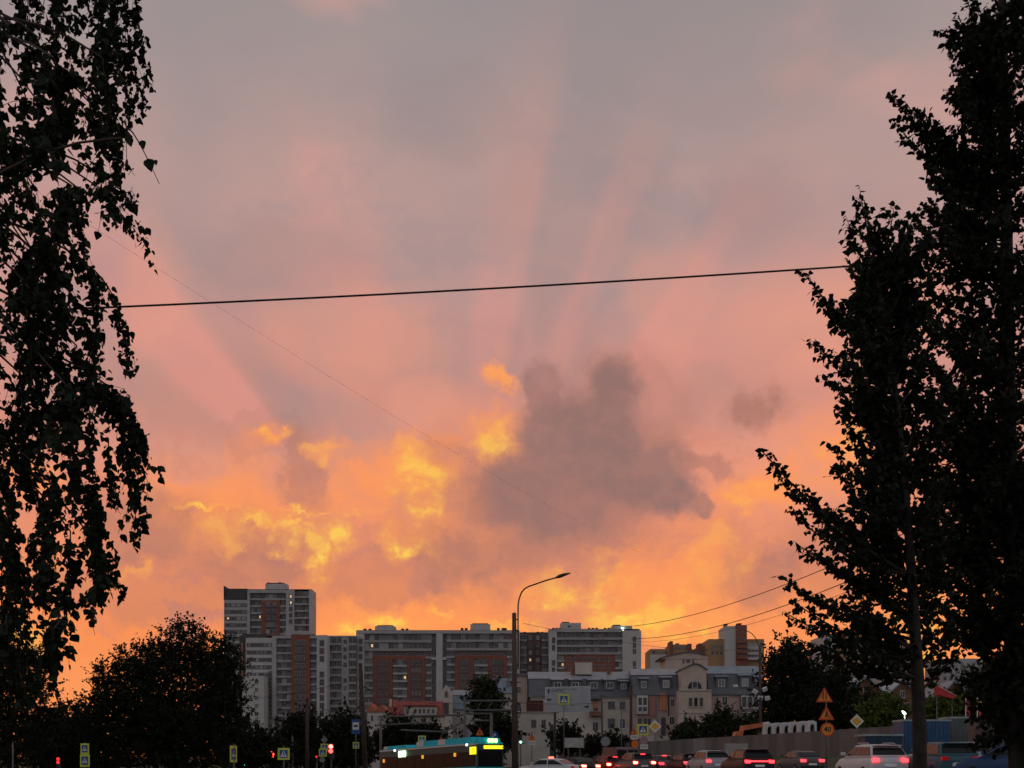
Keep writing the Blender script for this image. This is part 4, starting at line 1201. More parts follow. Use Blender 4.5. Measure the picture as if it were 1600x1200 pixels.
# ---- farther trees: crown of leafy clumps round limbs
SHR = 0.84        # lobes are filled a little past their rim by the twigs
def clump_tree(name, label, Y, lobes, material, leaf, n, trunk_px, group=None, seed=0, spikes=0.25, cat='tree', depth=None, trunk_r=0.14, clump=14):
    """lobes: ellipses (px, py, rx, ry) of the crown at this distance; depth grows with width"""
    r_ = random.Random(seed * 7 + int(Y))
    X = wx(trunk_px, Y)
    o = Vector((X, Y, g(X, Y)))
    root = empty(name, o, label, cat, group)
    k = Y / FPX
    L3 = [(W(a, b_ + (1-SHR)*d*0.4, Y) - o, c * k * SHR, d * k * SHR, (depth or c * k)) for a, b_, c, d in lobes]
    tot = sum(a[1] * a[2] for a in L3)
    mb = MB(); tips = []
    q = [(0, 0.0), (0.5, 0.42), (0, 1.0), (-0.5, 0.42)]
    for c, rx, rz, ry in L3:
        m_ = max(3, int(n * rx * rz / tot / clump))
        for _ in range(m_):
            d = rdir(r_)
            if d.y > 0.35 and r_.random() < 0.5: d.y = -d.y
            rad = r_.random() ** 0.33
            out = r_.random() < spikes
            if out: rad = r_.uniform(0.9, 1.14)
            wob = 1 + 0.22 * mnoise.noise(Vector((d.x*2.2, d.y*2.2, d.z*2.2)) + c)
            p = c + Vector((d.x * rx, d.y * ry, d.z * rz)) * rad * wob
            if p.z < 0.15: p.z = 0.15 + r_.random() * 0.3
            ax = (Vector((d.x, d.y, d.z + 0.5)) + rdir(r_) * 0.5).normalized()
            ln = leaf * (r_.uniform(3, 6) if out else r_.uniform(1.5, 3))
            cr = leaf * (0.7 if out else r_.uniform(1.2, 2.6))
            if out: tips.append(p)
            for _j in range(clump):
                t = r_.random()
                pp = p + ax * (t * ln) + rdir(r_) * (cr * (1 - 0.6*t) * r_.random())
                dd = (rdir(r_) + Vector((0, 0, -0.3))).normalized(); s = dd.cross(rdir(r_)).normalized()
                sz = leaf * r_.uniform(0.6, 1.2)
                nn = s.cross(dd) * (0.12 * sz)
                mb.add([pp, pp + dd*(0.42*sz) + s*(0.42*sz) + nn, pp + dd*sz, pp + dd*(0.42*sz) - s*(0.42*sz) + nn], [(0, 1, 2), (0, 2, 3)])
    cr_ = mb.build('crown', material, root); cr_['kind'] = 'stuff'
    c0 = L3[0][0]
    top = Vector((c0.x, c0.y, c0.z + L3[0][2] * 0.5))
    tb = MB(); tb.tube(bez(Vector((0, 0, -0.1)), Vector((0, 0, top.z*0.5)), top, 6), [trunk_r * (1 - 0.14*i) for i in range(7)], 7); tb.build('trunk', M_BARK, root)
    lb = MB()
    for t in tips[:min(30, len(tips))]:
        s = Vector((0, 0, min(top.z, max(0.3, t.z * 0.45)))); s.x = top.x * s.z / max(top.z, .1)
        lb.tube(bez(s, (s + t) * 0.5 - Vector((0, 0, 0.1*(t-s).length)), t, 4), [trunk_r*0.35, trunk_r*0.28, trunk_r*0.2, trunk_r*0.12, trunk_r*0.05], 4, caps=False)
    if tips: lb.build('limbs', M_BARK, root)
    return root

clump_tree('broadleaf_tree', 'big dark bushy tree hiding the foot of the white tower', 72,
    [(290,1090,90,100), (215,1090,60,60), (340,1066,42,62), (290,1006,38,44), (212,1042,34,38), (248,1040,40,46), (344,1028,34,38), (172,1090,30,36), (160,1060,18,26), (290,1140,96,66), (180,1140,76,66), (346,1120,36,60)], M_DARKL, 0.15, 76000, 262, seed=1, spikes=0.3)
clump_tree('broadleaf_tree', 'ragged fine-leaved tree under the hanging birch strands', 66, [(18,1070,66,76), (42,1048,30,50), (-30,1050,60,90), (20,1140,76,56)], M_DARKL, 0.13, 36000, 12, seed=2, spikes=0.35)
clump_tree('shrub', 'low dark hedge shrub between the two dark trees', 80, [(112,1130,62,36), (90,1165,60,40), (140,1170,60,40)], M_DARKL, 0.18, 16000, 112, seed=3, cat='shrub')
clump_tree('shrub', 'dark shrub behind the small orange billboard', 84, [(384,1160,40,36), (420,1180,40,24)], M_DARKL, 0.19, 8000, 396, seed=4, cat='shrub')
clump_tree('hedge', 'long dark hedge closing the view under the big dark tree', 96, [(20,1166,70,44), (90,1160,60,46), (160,1164,70,44), (240,1162,70,48), (310,1164,60,46), (366,1170,40,36)], M_DARKL, 0.2, 26000, 200, seed=5, cat='hedge', spikes=0.15)
MT = [('dark tree in front of the brick strip of the white block', 165, [(470,1146,34,36), (455,1166,30,30), (486,1172,26,28)], 470, M_DARKL, 4500),
      ('dark tree behind the red traffic light and crossing signs', 160, [(522,1160,28,34), (510,1176,26,24)], 520, M_DARKL, 3200),
      ('tree standing behind the blue bus stop sign', 158, [(548,1150,26,36), (556,1172,30,28)], 550, M_DARKL, 3200),
      ('round dark tree in front of the red-roofed house', 170, [(628,1146,26,24), (610,1162,28,24)], 622, M_DARKL, 2600),
      ('low tree above the bus roof, below the pointed gable', 172, [(668,1158,34,22), (650,1166,24,18)], 664, M_DARKL, 2400),
      ('upright tree in front of the zinc roofs', 190, [(757,1084,18,24), (764,1100,20,18), (750,1100,14,16)], 757, M_MIDL, 3000),
      ('bushy tree beside the overhead sign gantry', 176, [(780,1146,24,28), (748,1156,22,18)], 770, M_DARKL, 3600),
      ('shrub growing below the big road sign', 170, [(882,1154,17,17), (895,1164,14,11)], 884, M_DARKL, 1300),
      ('shrub against the long mansard house wall', 180, [(938,1164,26,11), (965,1166,22,9)], 950, M_DARKL, 1800),
      ('garden tree with thin stems before the arched-window house', 185, [(1072,1150,15,16), (1064,1158,13,14), (1080,1142,9,8)], 1070, M_MIDL, 1500),
      ('leafy garden tree with reddish twigs before the pink house', 182, [(1122,1138,22,22), (1132,1126,10,16), (1112,1150,16,14)], 1120, M_MIDL, 2200),
      ('low green shrub below the tall glazed bay', 180, [(1164,1138,24,10), (1150,1146,18,9)], 1160, M_MIDL, 1500),
      ('big dark tree covering the corner of the pink house', 168, [(1232,1064,42,62), (1214,1086,24,50), (1262,1080,44,64), (1240,1118,54,36), (1226,1030,26,28)], 1238, M_DARKL, 11000),
      ('dark tree behind the stacked orange warning signs', 160, [(1302,1090,36,50), (1318,1116,36,32), (1286,1110,30,40)], 1302, M_DARKL, 6000),
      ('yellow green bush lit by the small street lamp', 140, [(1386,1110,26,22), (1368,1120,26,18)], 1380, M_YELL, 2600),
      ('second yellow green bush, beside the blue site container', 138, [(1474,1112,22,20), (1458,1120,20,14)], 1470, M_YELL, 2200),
      ('dark bush behind the priority road sign', 150, [(1346,1112,24,20), (1360,1098,16,16)], 1348, M_DARKL, 2000),
      ('dark tree behind the red flags', 150, [(1540,1096,44,60), (1500,1110,30,30), (1580,1090,44,70)], 1545, M_DARKL, 8000),
      ('dark clipped bush at the edge of the site, under the red flags', 100, [(1520,1160,44,26), (1570,1150,44,40), (1500,1172,30,20)], 1535, M_DARKL, 4500)]
for i, (lb_, Y, lobes, tp, m_, n) in enumerate(MT):
    shrub_ = 'shrub' in lb_ or 'bush ' in lb_
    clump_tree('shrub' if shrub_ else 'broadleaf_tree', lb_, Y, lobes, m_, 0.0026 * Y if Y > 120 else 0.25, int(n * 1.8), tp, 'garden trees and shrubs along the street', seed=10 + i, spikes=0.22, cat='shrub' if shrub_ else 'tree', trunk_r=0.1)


# ------------------------------------------------------------------ street furniture
M_STEEL = mat('galvanised steel', (0.13, 0.125, 0.125), 0.6, metal=0.3, var=0.2, scale=2)
M_CONC = mat('pole concrete', (0.085, 0.062, 0.052), 0.9, var=0.25, scale=3)
M_WOOD = mat('weathered wood pole', (0.06, 0.042, 0.034), 0.9, var=0.35, scale=4)
M_BLACK = mat('black rubber', (0.012, 0.012, 0.013), 0.6, var=0.0)
M_SBLUE = mat('sign blue', (0.02, 0.09, 0.30), 0.45, var=0.1)
M_SWHITE = mat('sign white', (0.72, 0.72, 0.72), 0.45, var=0.08)
M_SYEL = mat('sign fluorescent yellow', (0.58, 0.60, 0.07), 0.45, var=0.1, emit=(0.6, 0.7, 0.05), estr=0.02)  # faint glow added to the yellow; the plate holds no lamp
M_SORA = mat('sign orange', (0.80, 0.28, 0.02), 0.45, var=0.1)
M_SRED = mat('sign red', (0.62, 0.06, 0.03), 0.45, var=0.1)
M_SAMB = mat('sign amber', (0.75, 0.42, 0.02), 0.45, var=0.1)
M_SBLK = mat('sign black', (0.015, 0.015, 0.015), 0.5, var=0.0)
M_SGREY = mat('sign back grey', (0.26, 0.26, 0.27), 0.55, metal=0.3, var=0.15)
M_DARKM = mat('dark painted metal', (0.04, 0.04, 0.042), 0.5, metal=0.3, var=0.15)

def pole_thing(name, label, px, Y, cat='pole', group=None):
    X = wx(px, Y); o = Vector((X, Y, g(X, Y)))
    r_ = empty(name, o, label, cat, group)
    return r_, o
def loc(px, py, Y, o): return W(px, py, Y) - o

# main street lamp: concrete post with a steel outreach arm
Y = 78
r_, o = pole_thing('street_lamp', 'tall concrete lamp post with a long curved steel arm, before the slab of flats', 805, Y, 'street lamp')
k = Y / FPX
pm = MB().tube([Vector((0, 0, -0.1)), loc(803.4, 958, Y, o)], [0.21, 0.13], 10).build('post', M_CONC, r_)
MB().tube([loc(803.4, 958, Y, o), loc(803.4, 955.4, Y, o)], [0.03, 0.01], 5).build('post_pin', M_STEEL, pm)
arm = [(809.6, 1046), (809.6, 1000), (809.4, 960), (809.6, 945), (811, 936), (814.6, 926), (819.6, 920), (826, 916.4), (840, 911.5), (855, 906.4), (869, 902.6)]
am = MB().tube([loc(x, y, Y, o) for x, y in arm], 0.045, 8).build('arm', M_DARKM, r_)
for yy in (968, 985, 1040):
    MB().tube([loc(803.6, yy, Y, o), loc(810, yy, Y, o)], 0.04, 6).build('bracket', M_DARKM, r_)
hd = MB(); hp = [(868, 902.8), (874, 900.6), (882, 897.8), (891.5, 895.3)]
hd.tube([loc(x, y, Y, o) for x, y in hp], [0.05, 0.11, 0.10, 0.03], 8)
hd.build('lamp_head', M_DARKM, r_)
MB().tube([loc(x, 1110 + 12*math.sin(t), Y, o) + Vector((0, -0.1, 0)) for t, x in [(a*0.35, 808 + 5.5*math.cos(a*0.35)) for a in range(19)]], 0.03, 5).build('cable_coil', M_BLACK, r_)
for yy, t_ in ((1098, 'insulator'), (1066, 'insulator')):
    MB().tube([loc(805, yy, Y, o), loc(814, yy, Y, o)], 0.03, 6).build(t_, M_DARKM, r_)

def plain_pole(label, px, top, Y, r0, r1, m_, lean=0.0, group='poles along the street', name='utility_pole', parts=()):
    r_, o = pole_thing(name, label, px, Y, 'pole', group)
    MB().tube([Vector((0, 0, -0.1)), loc(px + lean, top, Y, o)], [r0, r1], 9).build('shaft', m_, r_)
    cap = loc(px + lean, top, Y, o)
    MB().tube([cap, cap + Vector((0, 0, 0.08))], [r1 * 1.15, r1 * 0.6], 9).build('cap', M_DARKM, r_)
    for (x0, y0, x1, y1, rr_, nm) in parts:
        MB().tube([loc(x0, y0, Y, o), loc(x1, y1, Y, o)], rr_, 6).build(nm, M_DARKM, r_)
    return r_, o
plain_pole('leaning dark wooden pole beside the bus stop sign', 572, 1038, 86, 0.20, 0.13, M_WOOD, lean=-9, parts=[(562, 1102, 558.6, 1108, 0.05, 'insulator'), (567, 1072, 574, 1075, 0.03, 'bracket')])
plain_pole('brown wooden pole before the brick strip, between the crossing signs', 480, 1092, 110, 0.17, 0.13, M_WOOD)
plain_pole('thin pale steel pole beside the large crossing sign', 457, 1150, 92, 0.06, 0.05, M_STEEL)
plain_pole('dark pole in front of the mansard house with the white bay', 986, 1072, 120, 0.17, 0.12, M_WOOD, parts=[(986, 1078, 989, 1072, 0.05, 'bracket')])
plain_pole('slim grey pole before the balcony of the long mansard house', 942, 1086, 135, 0.10, 0.08, M_CONC, lean=-2)
plain_pole('short thin pole before the long mansard house wall', 971, 1112, 140, 0.06, 0.05, M_STEEL)
plain_pole('grey steel pole beside the dark tree at the orange billboard', 364, 1146, 90, 0.05, 0.045, M_STEEL)
plain_pole('thin grey pole at the foot of the ragged tree', 20, 1160, 60, 0.04, 0.035, M_STEEL)

# floodlight mast with a gooseneck lamp
Y = 150
r_, o = pole_thing('floodlight_mast', 'grey mast carrying four white floodlights and a thin gooseneck arm', 1189, Y, 'floodlight mast')
MB().tube([Vector((0, 0, -0.1)), loc(1187, 1012, Y, o)], [0.20, 0.12], 9).build('shaft', M_CONC, r_)
MB().tube([loc(x, y, Y, o) for x, y in ((1187, 1014), (1184, 1004), (1180, 996), (1175, 990), (1169, 986.5), (1163, 985))], 0.05, 6).build('arm', M_DARKM, r_)
for x, y, tl in ((1180, 1081, 0.5), (1195, 1077, -0.4), (1188, 1090, 0.2), (1199, 1091, -0.2)):
    f = MB().box(-0.28, 0.28, -0.12, 0.12, -0.22, 0.22).build('floodlight', M_SWHITE, r_, loc(x, y, Y, o)); f.rotation_euler = (0.5, tl, 0)
    MB().tube([loc(x, y, Y, o), loc(1188, y, Y, o)], 0.03, 5).build('bracket', M_DARKM, r_)
MB().tube([loc(1182, 1087, Y, o), loc(1200, 1087, Y, o)], 0.04, 6).build('crossbar', M_DARKM, r_)

# overhead sign gantries
def gantry(label, Y, legs, beams, diag=()):
    px = legs[0][0]; r_, o = pole_thing('sign_gantry', label, px, Y, 'gantry', 'steel gantries over the crossing')
    for (p, t) in legs: MB().tube([Vector((wx(p, Y) - o.x, 0, -0.1)), loc(p, t, Y, o)], 0.13, 8).build('leg', M_STEEL, r_)
    for (a, ya, c, yc) in beams: MB().tube([loc(a, ya, Y, o), loc(c, yc, Y, o)], 0.09, 6).build('beam', M_STEEL, r_)
    for (a, ya, c, yc) in diag: MB().tube([loc(a, ya, Y, o), loc(c, yc, Y, o)], 0.04, 5).build('brace', M_STEEL, r_)
    return r_, o
gantry('steel gantry frame standing next to the street lamp post', 118, [(726, 1090), (767.5, 1115)], [(726, 1095, 800, 1095), (726, 1110, 800, 1109.6), (730, 1115, 768, 1115), (735, 1126, 766, 1126)],
       [(762, 1108, 770, 1096), (745, 1110, 752, 1096), (780, 1109, 788, 1096)])
gantry('long low steel gantry arm in front of the red-roofed house', 128, [(595, 1118)], [(595, 1120, 724, 1117), (590, 1133, 676, 1129)], [(610, 1133, 618, 1120), (640, 1131, 648, 1119), (668, 1130, 676, 1118)])
r_, o = gantry('leaning steel arm with a diagonal stay above the bus roof', 124, [(726.5, 1124)], [(626, 1140.5, 700, 1144), (690, 1146, 726, 1126)], [(688, 1143, 704, 1134)])

# big direction sign
Y = 112
r_, o = pole_thing('direction_sign', 'large pale direction board with black arrows on a dark post', 867, Y, 'road sign')
k = Y / FPX
MB().tube([Vector((0, 0, -0.1)), loc(867, 1080, Y, o) + Vector((0, 0.15, 0))], 0.11, 8).build('post', M_DARKM, r_)
c = [loc(852.5, 1074.5, Y, o), loc(921, 1072.4, Y, o), loc(923, 1111, Y, o), loc(853.5, 1113, Y, o)]
M_BOARD = mat('pale board', (0.36, 0.38, 0.41), 0.6, var=0.12, scale=0.7)
bd = MB().prism([(c[3].x, c[3].z), (c[2].x, c[2].z), (c[1].x, c[1].z), (c[0].x, c[0].z)], -0.05, 0.05).build('board', M_BOARD, r_)
fr = [(c[0], c[1]), (c[1], c[2]), (c[2], c[3]), (c[3], c[0])]
for a_, b_ in fr: MB().tube([a_, b_], 0.04, 4).build('board_rim', M_SWHITE, bd)
def arrow(parent, cx, cy, Y, o, ang, L, depth, m_):
    """arrow of length L metres about a point, pointing along ang (0 = up)"""
    p = loc(cx, cy, Y, o); w = L * 0.13; h = L * 0.36
    pts = [(-w, -L/2), (w, -L/2), (w, L/2 - h), (h, L/2 - h), (0, L/2), (-h, L/2 - h), (-w, L/2 - h)]
    ca, sa = math.cos(ang), math.sin(ang)
    pts = [(p.x + x*ca + z*sa, p.z - x*sa + z*ca) for x, z in pts]
    return MB().prism(pts, depth, depth + 0.03).build('arrow', m_, parent)
arrow(bd, 857.4, 1080, Y, o, 0, 0.40, -0.075, M_SBLK); arrow(bd, 858.2, 1093.3, Y, o, -math.pi/2, 0.40, -0.075, M_SBLK); arrow(bd, 916.5, 1104.3, Y, o, math.pi/2, 0.42, -0.075, M_SBLK)
M_INK = mat('faded lettering', (0.14, 0.14, 0.15), 0.7, var=0.2)
rl_ = random.Random(5)
for (x0, x1, y) in ((864.5, 902, 1077.2), (862, 879, 1079.8), (904, 911, 1078.6), (891, 893, 1094.5), (891, 897, 1102.5), (874, 887, 1103), (882, 890, 1108)):   # worn, unreadable lines of lettering
    x = x0
    while x < x1:
        w_ = rl_.uniform(1.0, 1.8)
        if rl_.random() < 0.85:
            a_, b2 = loc(x, y + 0.85, Y, o), loc(min(x + w_ * 0.75, x1), y - 0.85, Y, o)
            MB().box(a_.x, b2.x, -0.058, -0.05, a_.z, b2.z).build('letter_stroke', M_INK, bd)
        x += w_

# ---- small signs
def walker(parent, cx, cz, s, depth, m_):
    """walking figure over a crossing triangle, on one plane"""
    tri = MB().prism([(cx - .42*s, cz - .36*s), (cx + .42*s, cz - .36*s), (cx, cz + .42*s)], depth, depth + .012).build('triangle', M_SWHITE, parent)
    b_ = MB(); d0, d1 = depth - .012, depth
    b_.disc((cx + .0*s, cz + .20*s), .055*s, d0, d1, n=10)
    for pts in ([(-.045, -.05), (.045, -.05), (.04, .13), (-.04, .13)], [(-.16, -.26), (-.10, -.26), (.02, -.04), (-.045, -.04)], [(.10, -.26), (.16, -.26), (.045, -.04), (-.02, -.04)],
                [(-.14, .0), (-.11, -.03), (-.02, .10), (-.04, .13)], [(.11, -.03), (.14, .0), (.04, .13), (.02, .10)]):
        b_.prism([(cx + x*s, cz + z*s) for x, z in pts], d0, d1)
    b_.build('walking_figure', M_SBLK, parent)

def sign_plate(root, o, kind, px, py, Y, w, h=None, depth=-0.06, rz=0.0):
    h = h or w
    p = loc(px, py, Y, o)
    hold = bpy.data.objects.new(kind, None)
    if kind == 'crossing':
        pl = MB().box(-w/2, w/2, 0, 0.03, -h/2, h/2).build('yellow_plate', M_SYEL, root, Vector((p.x, depth, p.z)))
        q = w * 0.34
        bl = MB().box(-q, q, -0.012, 0, -q * h/w, q * h/w).build('blue_field', M_SBLUE, pl)
        walker(pl, 0, 0, q * 2, -0.026, M_SWHITE)
    elif kind == 'diamond':
        pl = MB().prism([(0, -w/2), (w/2, 0), (0, w/2), (-w/2, 0)], 0, 0.03).build('white_diamond', M_SWHITE, root, Vector((p.x, depth, p.z)))
        q = w * 0.32
        MB().prism([(0, -q), (q, 0), (0, q), (-q, 0)], -0.012, 0).build('amber_field', M_SAMB, pl)
    elif kind == 'diamond_back':
        pl = MB().prism([(0, -w/2), (w/2, 0), (0, w/2), (-w/2, 0)], 0, 0.03).build('sign_back', M_SGREY if depth < 0.5 else M_SGREY, root, Vector((p.x, depth, p.z)))
        MB().box(-0.03, 0.03, -0.03, 0, -w*0.3, w*0.3).build('clamp_rail', M_STEEL, pl)
    elif kind in ('narrows', 'works', 'warn'):
        hh = w * 0.88
        pl = MB().prism([(-w/2, -hh/2), (w/2, -hh/2), (0, hh/2)], 0, 0.03).build('red_triangle', M_SRED, root, Vector((p.x, depth, p.z)))
        q = 0.74
        MB().prism([(-w/2*q, -hh/2*q - .06*w*0.4), (w/2*q, -hh/2*q - .06*w*0.4), (0, hh/2*q - .07*w)], -0.012, 0).build('orange_field', M_SORA, pl)
        if kind == 'narrows':
            for s in (-1, 1):
                pts = [(-.03, -.28), (.03, -.28), (.03, -.06), (.005 if s > 0 else .05, .02), (.03 if s > 0 else .06, .16), (-.03 if s > 0 else .0, .16), (-.05 if s > 0 else -.01, .02), (-.03, -.06)]
                ox = (.085 if s > 0 else -.10)
                MB().prism([((ox + x) * w, (z + .0) * w) for x, z in pts], -0.026, -0.012).build('road_line', M_SBLK, pl)
        else:
            b_ = MB(); b_.disc((.0, .12*w), .045*w, -.026, -.012, n=10)
            b_.prism([(x*w, z*w) for x, z in [(-.08, -.10), (.02, -.12), (.05, .07), (-.02, .08)]], -.026, -.012)
            b_.prism([(x*w, z*w) for x, z in [(-.13, -.28), (-.07, -.28), (.01, -.10), (-.07, -.10)]], -.026, -.012)
            b_.prism([(x*w, z*w) for x, z in [(.03, -.28), (.09, -.28), (.03, -.10), (-.04, -.10)]], -.026, -.012)
            b_.prism([(x*w, z*w) for x, z in [(.0, .05), (.03, .08), (.17, -.22), (.14, -.24)]], -.026, -.012)
            if kind == 'works': b_.prism([(x*w, z*w) for x, z in [(.14, -.29), (.30, -.29), (.22, -.20)]], -.026, -.012)
            b_.build('worker_figure', M_SBLK, pl)
    elif kind in ('limit', 'round_orange', 'round_grey', 'round_rose'):
        ring = {'limit': M_SRED, 'round_orange': M_SRED, 'round_grey': M_SGREY, 'round_rose': mat('faded rose', (0.36, 0.22, 0.24), 0.6)}[kind]
        pl = MB().disc((0, 0), w/2, 0, 0.03, n=28).build('disc', ring, root, Vector((p.x, depth, p.z)))
        if kind in ('limit', 'round_orange'):
            MB().disc((0, 0), w*0.39, -.012, 0, n=28).build('orange_field', M_SORA if kind == 'limit' else M_SORA, pl)
        if kind == 'limit':
            text_mesh('digits', '40', w * 0.52, M_SBLK, pl, (0, -0.018, 0), w * 0.012)
        if kind == 'round_orange':
            MB().disc((0, 0), w*0.17, -.024, -.012, n=20).build('symbol', M_SRED, pl)
    elif kind == 'plate':
        pl = MB().box(-w/2, w/2, 0, 0.03, -h/2, h/2).build('white_plate', M_SWHITE, root, Vector((p.x, depth, p.z)))
        for i in range(5):
            x = -w*0.36 + i * w * 0.16
            MB().box(x, x + w*0.09, -0.01, 0, -h*0.22, h*0.22).build('letter_stroke', M_INK, pl)
    elif kind == 'bus_stop':
        pl = MB().box(-w/2, w/2, 0, 0.03, -h/2, h/2).build('blue_plate', M_SBLUE, root, Vector((p.x, depth, p.z)))
        MB().box(-w*0.38, w*0.38, -0.012, 0, -h*0.20, h*0.30).build('white_field', M_SWHITE, pl)
        bs = MB(); bs.box(-w*0.24, w*0.24, -.024, -.012, h*0.0, h*0.12); bs.disc((-w*0.14, -h*0.01), h*0.035, -.024, -.012, n=10); bs.disc((w*0.14, -h*0.01), h*0.035, -.024, -.012, n=10)
        bs.build('bus_symbol', M_SBLK, pl)
    elif kind == 'blue_arrow':
        pl = MB().disc((0, 0), w/2, 0, 0.03, n=24).build('blue_disc', M_SBLUE, root, Vector((p.x, depth, p.z)))
        a_ = MB(); L = w*0.6; pts = [(-.07, -.5), (.07, -.5), (.07, .1), (.25, .1), (0, .5), (-.25, .1), (-.07, .1)]
        ca, sa = math.cos(0.8), math.sin(0.8)
        a_.prism([((x*ca + z*sa)*L, (-x*sa + z*ca)*L) for x, z in pts], -.012, 0); a_.build('arrow', M_SWHITE, pl)
    bpy.data.objects.remove(hold)
    if rz: pl.rotation_euler = (0, 0, rz)
    return pl

def sign_post(label, px, top, Y, plates, group='road signs', r=0.035):
    """a post with its plates: a thing"""
    r_, o = pole_thing('road_sign', label, px, Y, 'road sign', group)
    MB().tube([Vector((0, 0, -0.1)), loc(px, top, Y, o)], r, 7).build('post', M_STEEL, r_)
    for pl in plates: sign_plate(r_, o, *pl[:1], pl[1], pl[2], Y, *pl[3:])
    return r_, o

def pxm(n, Y): return n * Y / FPX
sign_post('stack of two orange warning triangles above an orange 40 limit disc', 1291, 1080, 70,
          [('narrows', 1288, 1085.5, pxm(26.5, 70)), ('works', 1291, 1114, pxm(25, 70)), ('limit', 1292.5, 1140, pxm(22, 70))])
sign_post('yellow and white priority diamond before the brick house', 1338.5, 1120, 74, [('diamond', 1338.5, 1127, pxm(22, 74))])
sign_post('yellow and white priority diamond before the mansard house', 1023.5, 1128, 96, [('diamond', 1023.5, 1135, pxm(20, 96))])
sign_post('crossing sign with a faded round sign and plate under it', 1005, 1130, 98, [('crossing', 1004.5, 1140, pxm(17.5, 98)), ('round_rose', 1006, 1157, pxm(13, 98)), ('plate', 1006.4, 1166.6, pxm(12, 98), pxm(7, 98))])
sign_post('small orange works triangle over a plate and an orange disc', 991, 1134, 101, [('warn', 990.6, 1142, pxm(12, 101)), ('plate', 991, 1152, pxm(12, 101), pxm(6.5, 101)), ('round_orange', 992, 1162.5, pxm(12, 101))])
sign_post('small orange works triangle with a white plate beside the lamp post', 831, 1146, 104, [('warn', 831, 1151.6, pxm(12, 104)), ('plate', 831, 1160.5, pxm(10.5, 104), pxm(6, 104))])
sign_post('crossing sign standing in front of the large direction board', 881, 1082, 98, [('crossing', 881, 1093, pxm(17, 98))])
sign_post('blue bus stop sign with a small crossing sign far below it', 556, 1124, 88, [('bus_stop', 556, 1135.6, pxm(13, 88), pxm(23, 88)), ('crossing', 556.4, 1164.6, pxm(10, 88))])
sign_post('two stacked crossing signs in front of the big dark tree', 133, 1160, 58, [('crossing', 133, 1170, pxm(13, 58), pxm(17, 58)), ('crossing', 133.4, 1188.5, pxm(15, 58), pxm(19.5, 58), -0.075)])
sign_post('crossing sign turned almost edge-on beside the big dark tree', 366, 1162, 64, [('crossing', 365.4, 1178, pxm(17, 64), pxm(26, 64), -0.05, 1.15)])
sign_post('largest square crossing sign, beside the red traffic light', 443.5, 1165, 66, [('crossing', 443.5, 1178, pxm(18.5, 66))])
sign_post('small crossing sign close to the orange billboard', 411, 1176, 96, [('crossing', 411, 1183.5, pxm(10, 96))])
sign_post('two overlapping crossing signs under a bare diamond, with a disc below', 505.6, 1148, 92, [('diamond_back', 507, 1156, pxm(11, 92)), ('crossing', 507, 1168, pxm(12, 92)), ('crossing', 504.8, 1176, pxm(12.5, 92), None, -0.1), ('round_grey', 503.6, 1187, pxm(8.5, 92))])
sign_post('small crossing sign with a blue arrow disc above the middle of the bus', 659.6, 1148, 122, [('crossing', 659.4, 1155.4, pxm(12, 122)), ('blue_arrow', 661, 1164, pxm(8, 122))])
sign_post('back of a white diamond sign above the bus roof', 730, 1136, 124, [('diamond_back', 730, 1146, pxm(17, 124))])
sign_post('small red warning triangle above the bus roof', 749.6, 1136, 128, [('warn', 749.6, 1143, pxm(14, 128))])
sign_post('blue arrow disc beside three yellow lamps at the bus front', 772, 1142, 126, [('blue_arrow', 772, 1149, pxm(13, 126))])
sign_post('grey back of a round sign beside the red parked van', 946, 1148, 106, [('round_grey', 946, 1158.5, pxm(15, 106))])
sign_post('tiny red triangle peeping over the bus roof', 689.6, 1148, 130, [('warn', 689.4, 1154.6, pxm(9, 130))])

# backs of plain boards
def board(label, px0, px1, t, b_, Y, m_, legs=True, name='billboard', cat='billboard', thick=0.08):
    px = (px0 + px1)/2; r_, o = pole_thing(name, label, px, Y, cat)
    a, c = loc(px0, b_, Y, o), loc(px1, t, Y, o)
    pn = MB().box(a.x, c.x, -thick, 0, a.z, c.z).build('panel', m_, r_)
    for x in (a.x, c.x): MB().box(x - .04, x + .04, -thick - .02, .02, a.z - .04, c.z + .04).build('frame', M_SGREY, r_)
    if legs:
        for f in (0.2, 0.8):
            x = a.x + (c.x - a.x) * f
            MB().tube([Vector((x, 0.05, -0.1)), Vector((x, 0.05, c.z))], 0.04, 6).build('leg', M_STEEL, r_)
    return r_, o
board('pale blank board behind the white taxi', 882, 912, 1153, 1168, 104, mat('blank board', (0.42, 0.41, 0.39), 0.8, var=0.15))
r_, o = board('small orange billboard beside the big dark tree', 377.5, 402, 1166, 1184, 98, mat('orange poster', (0.55, 0.22, 0.14), 0.6, var=0.35, scale=1.5))
board('pale flat board standing behind the dark car with the light bar', 1132.5, 1168, 1161.5, 1180, 92, mat('pale box', (0.34, 0.31, 0.30), 0.8, var=0.1), legs=True, name='notice_board', cat='board')

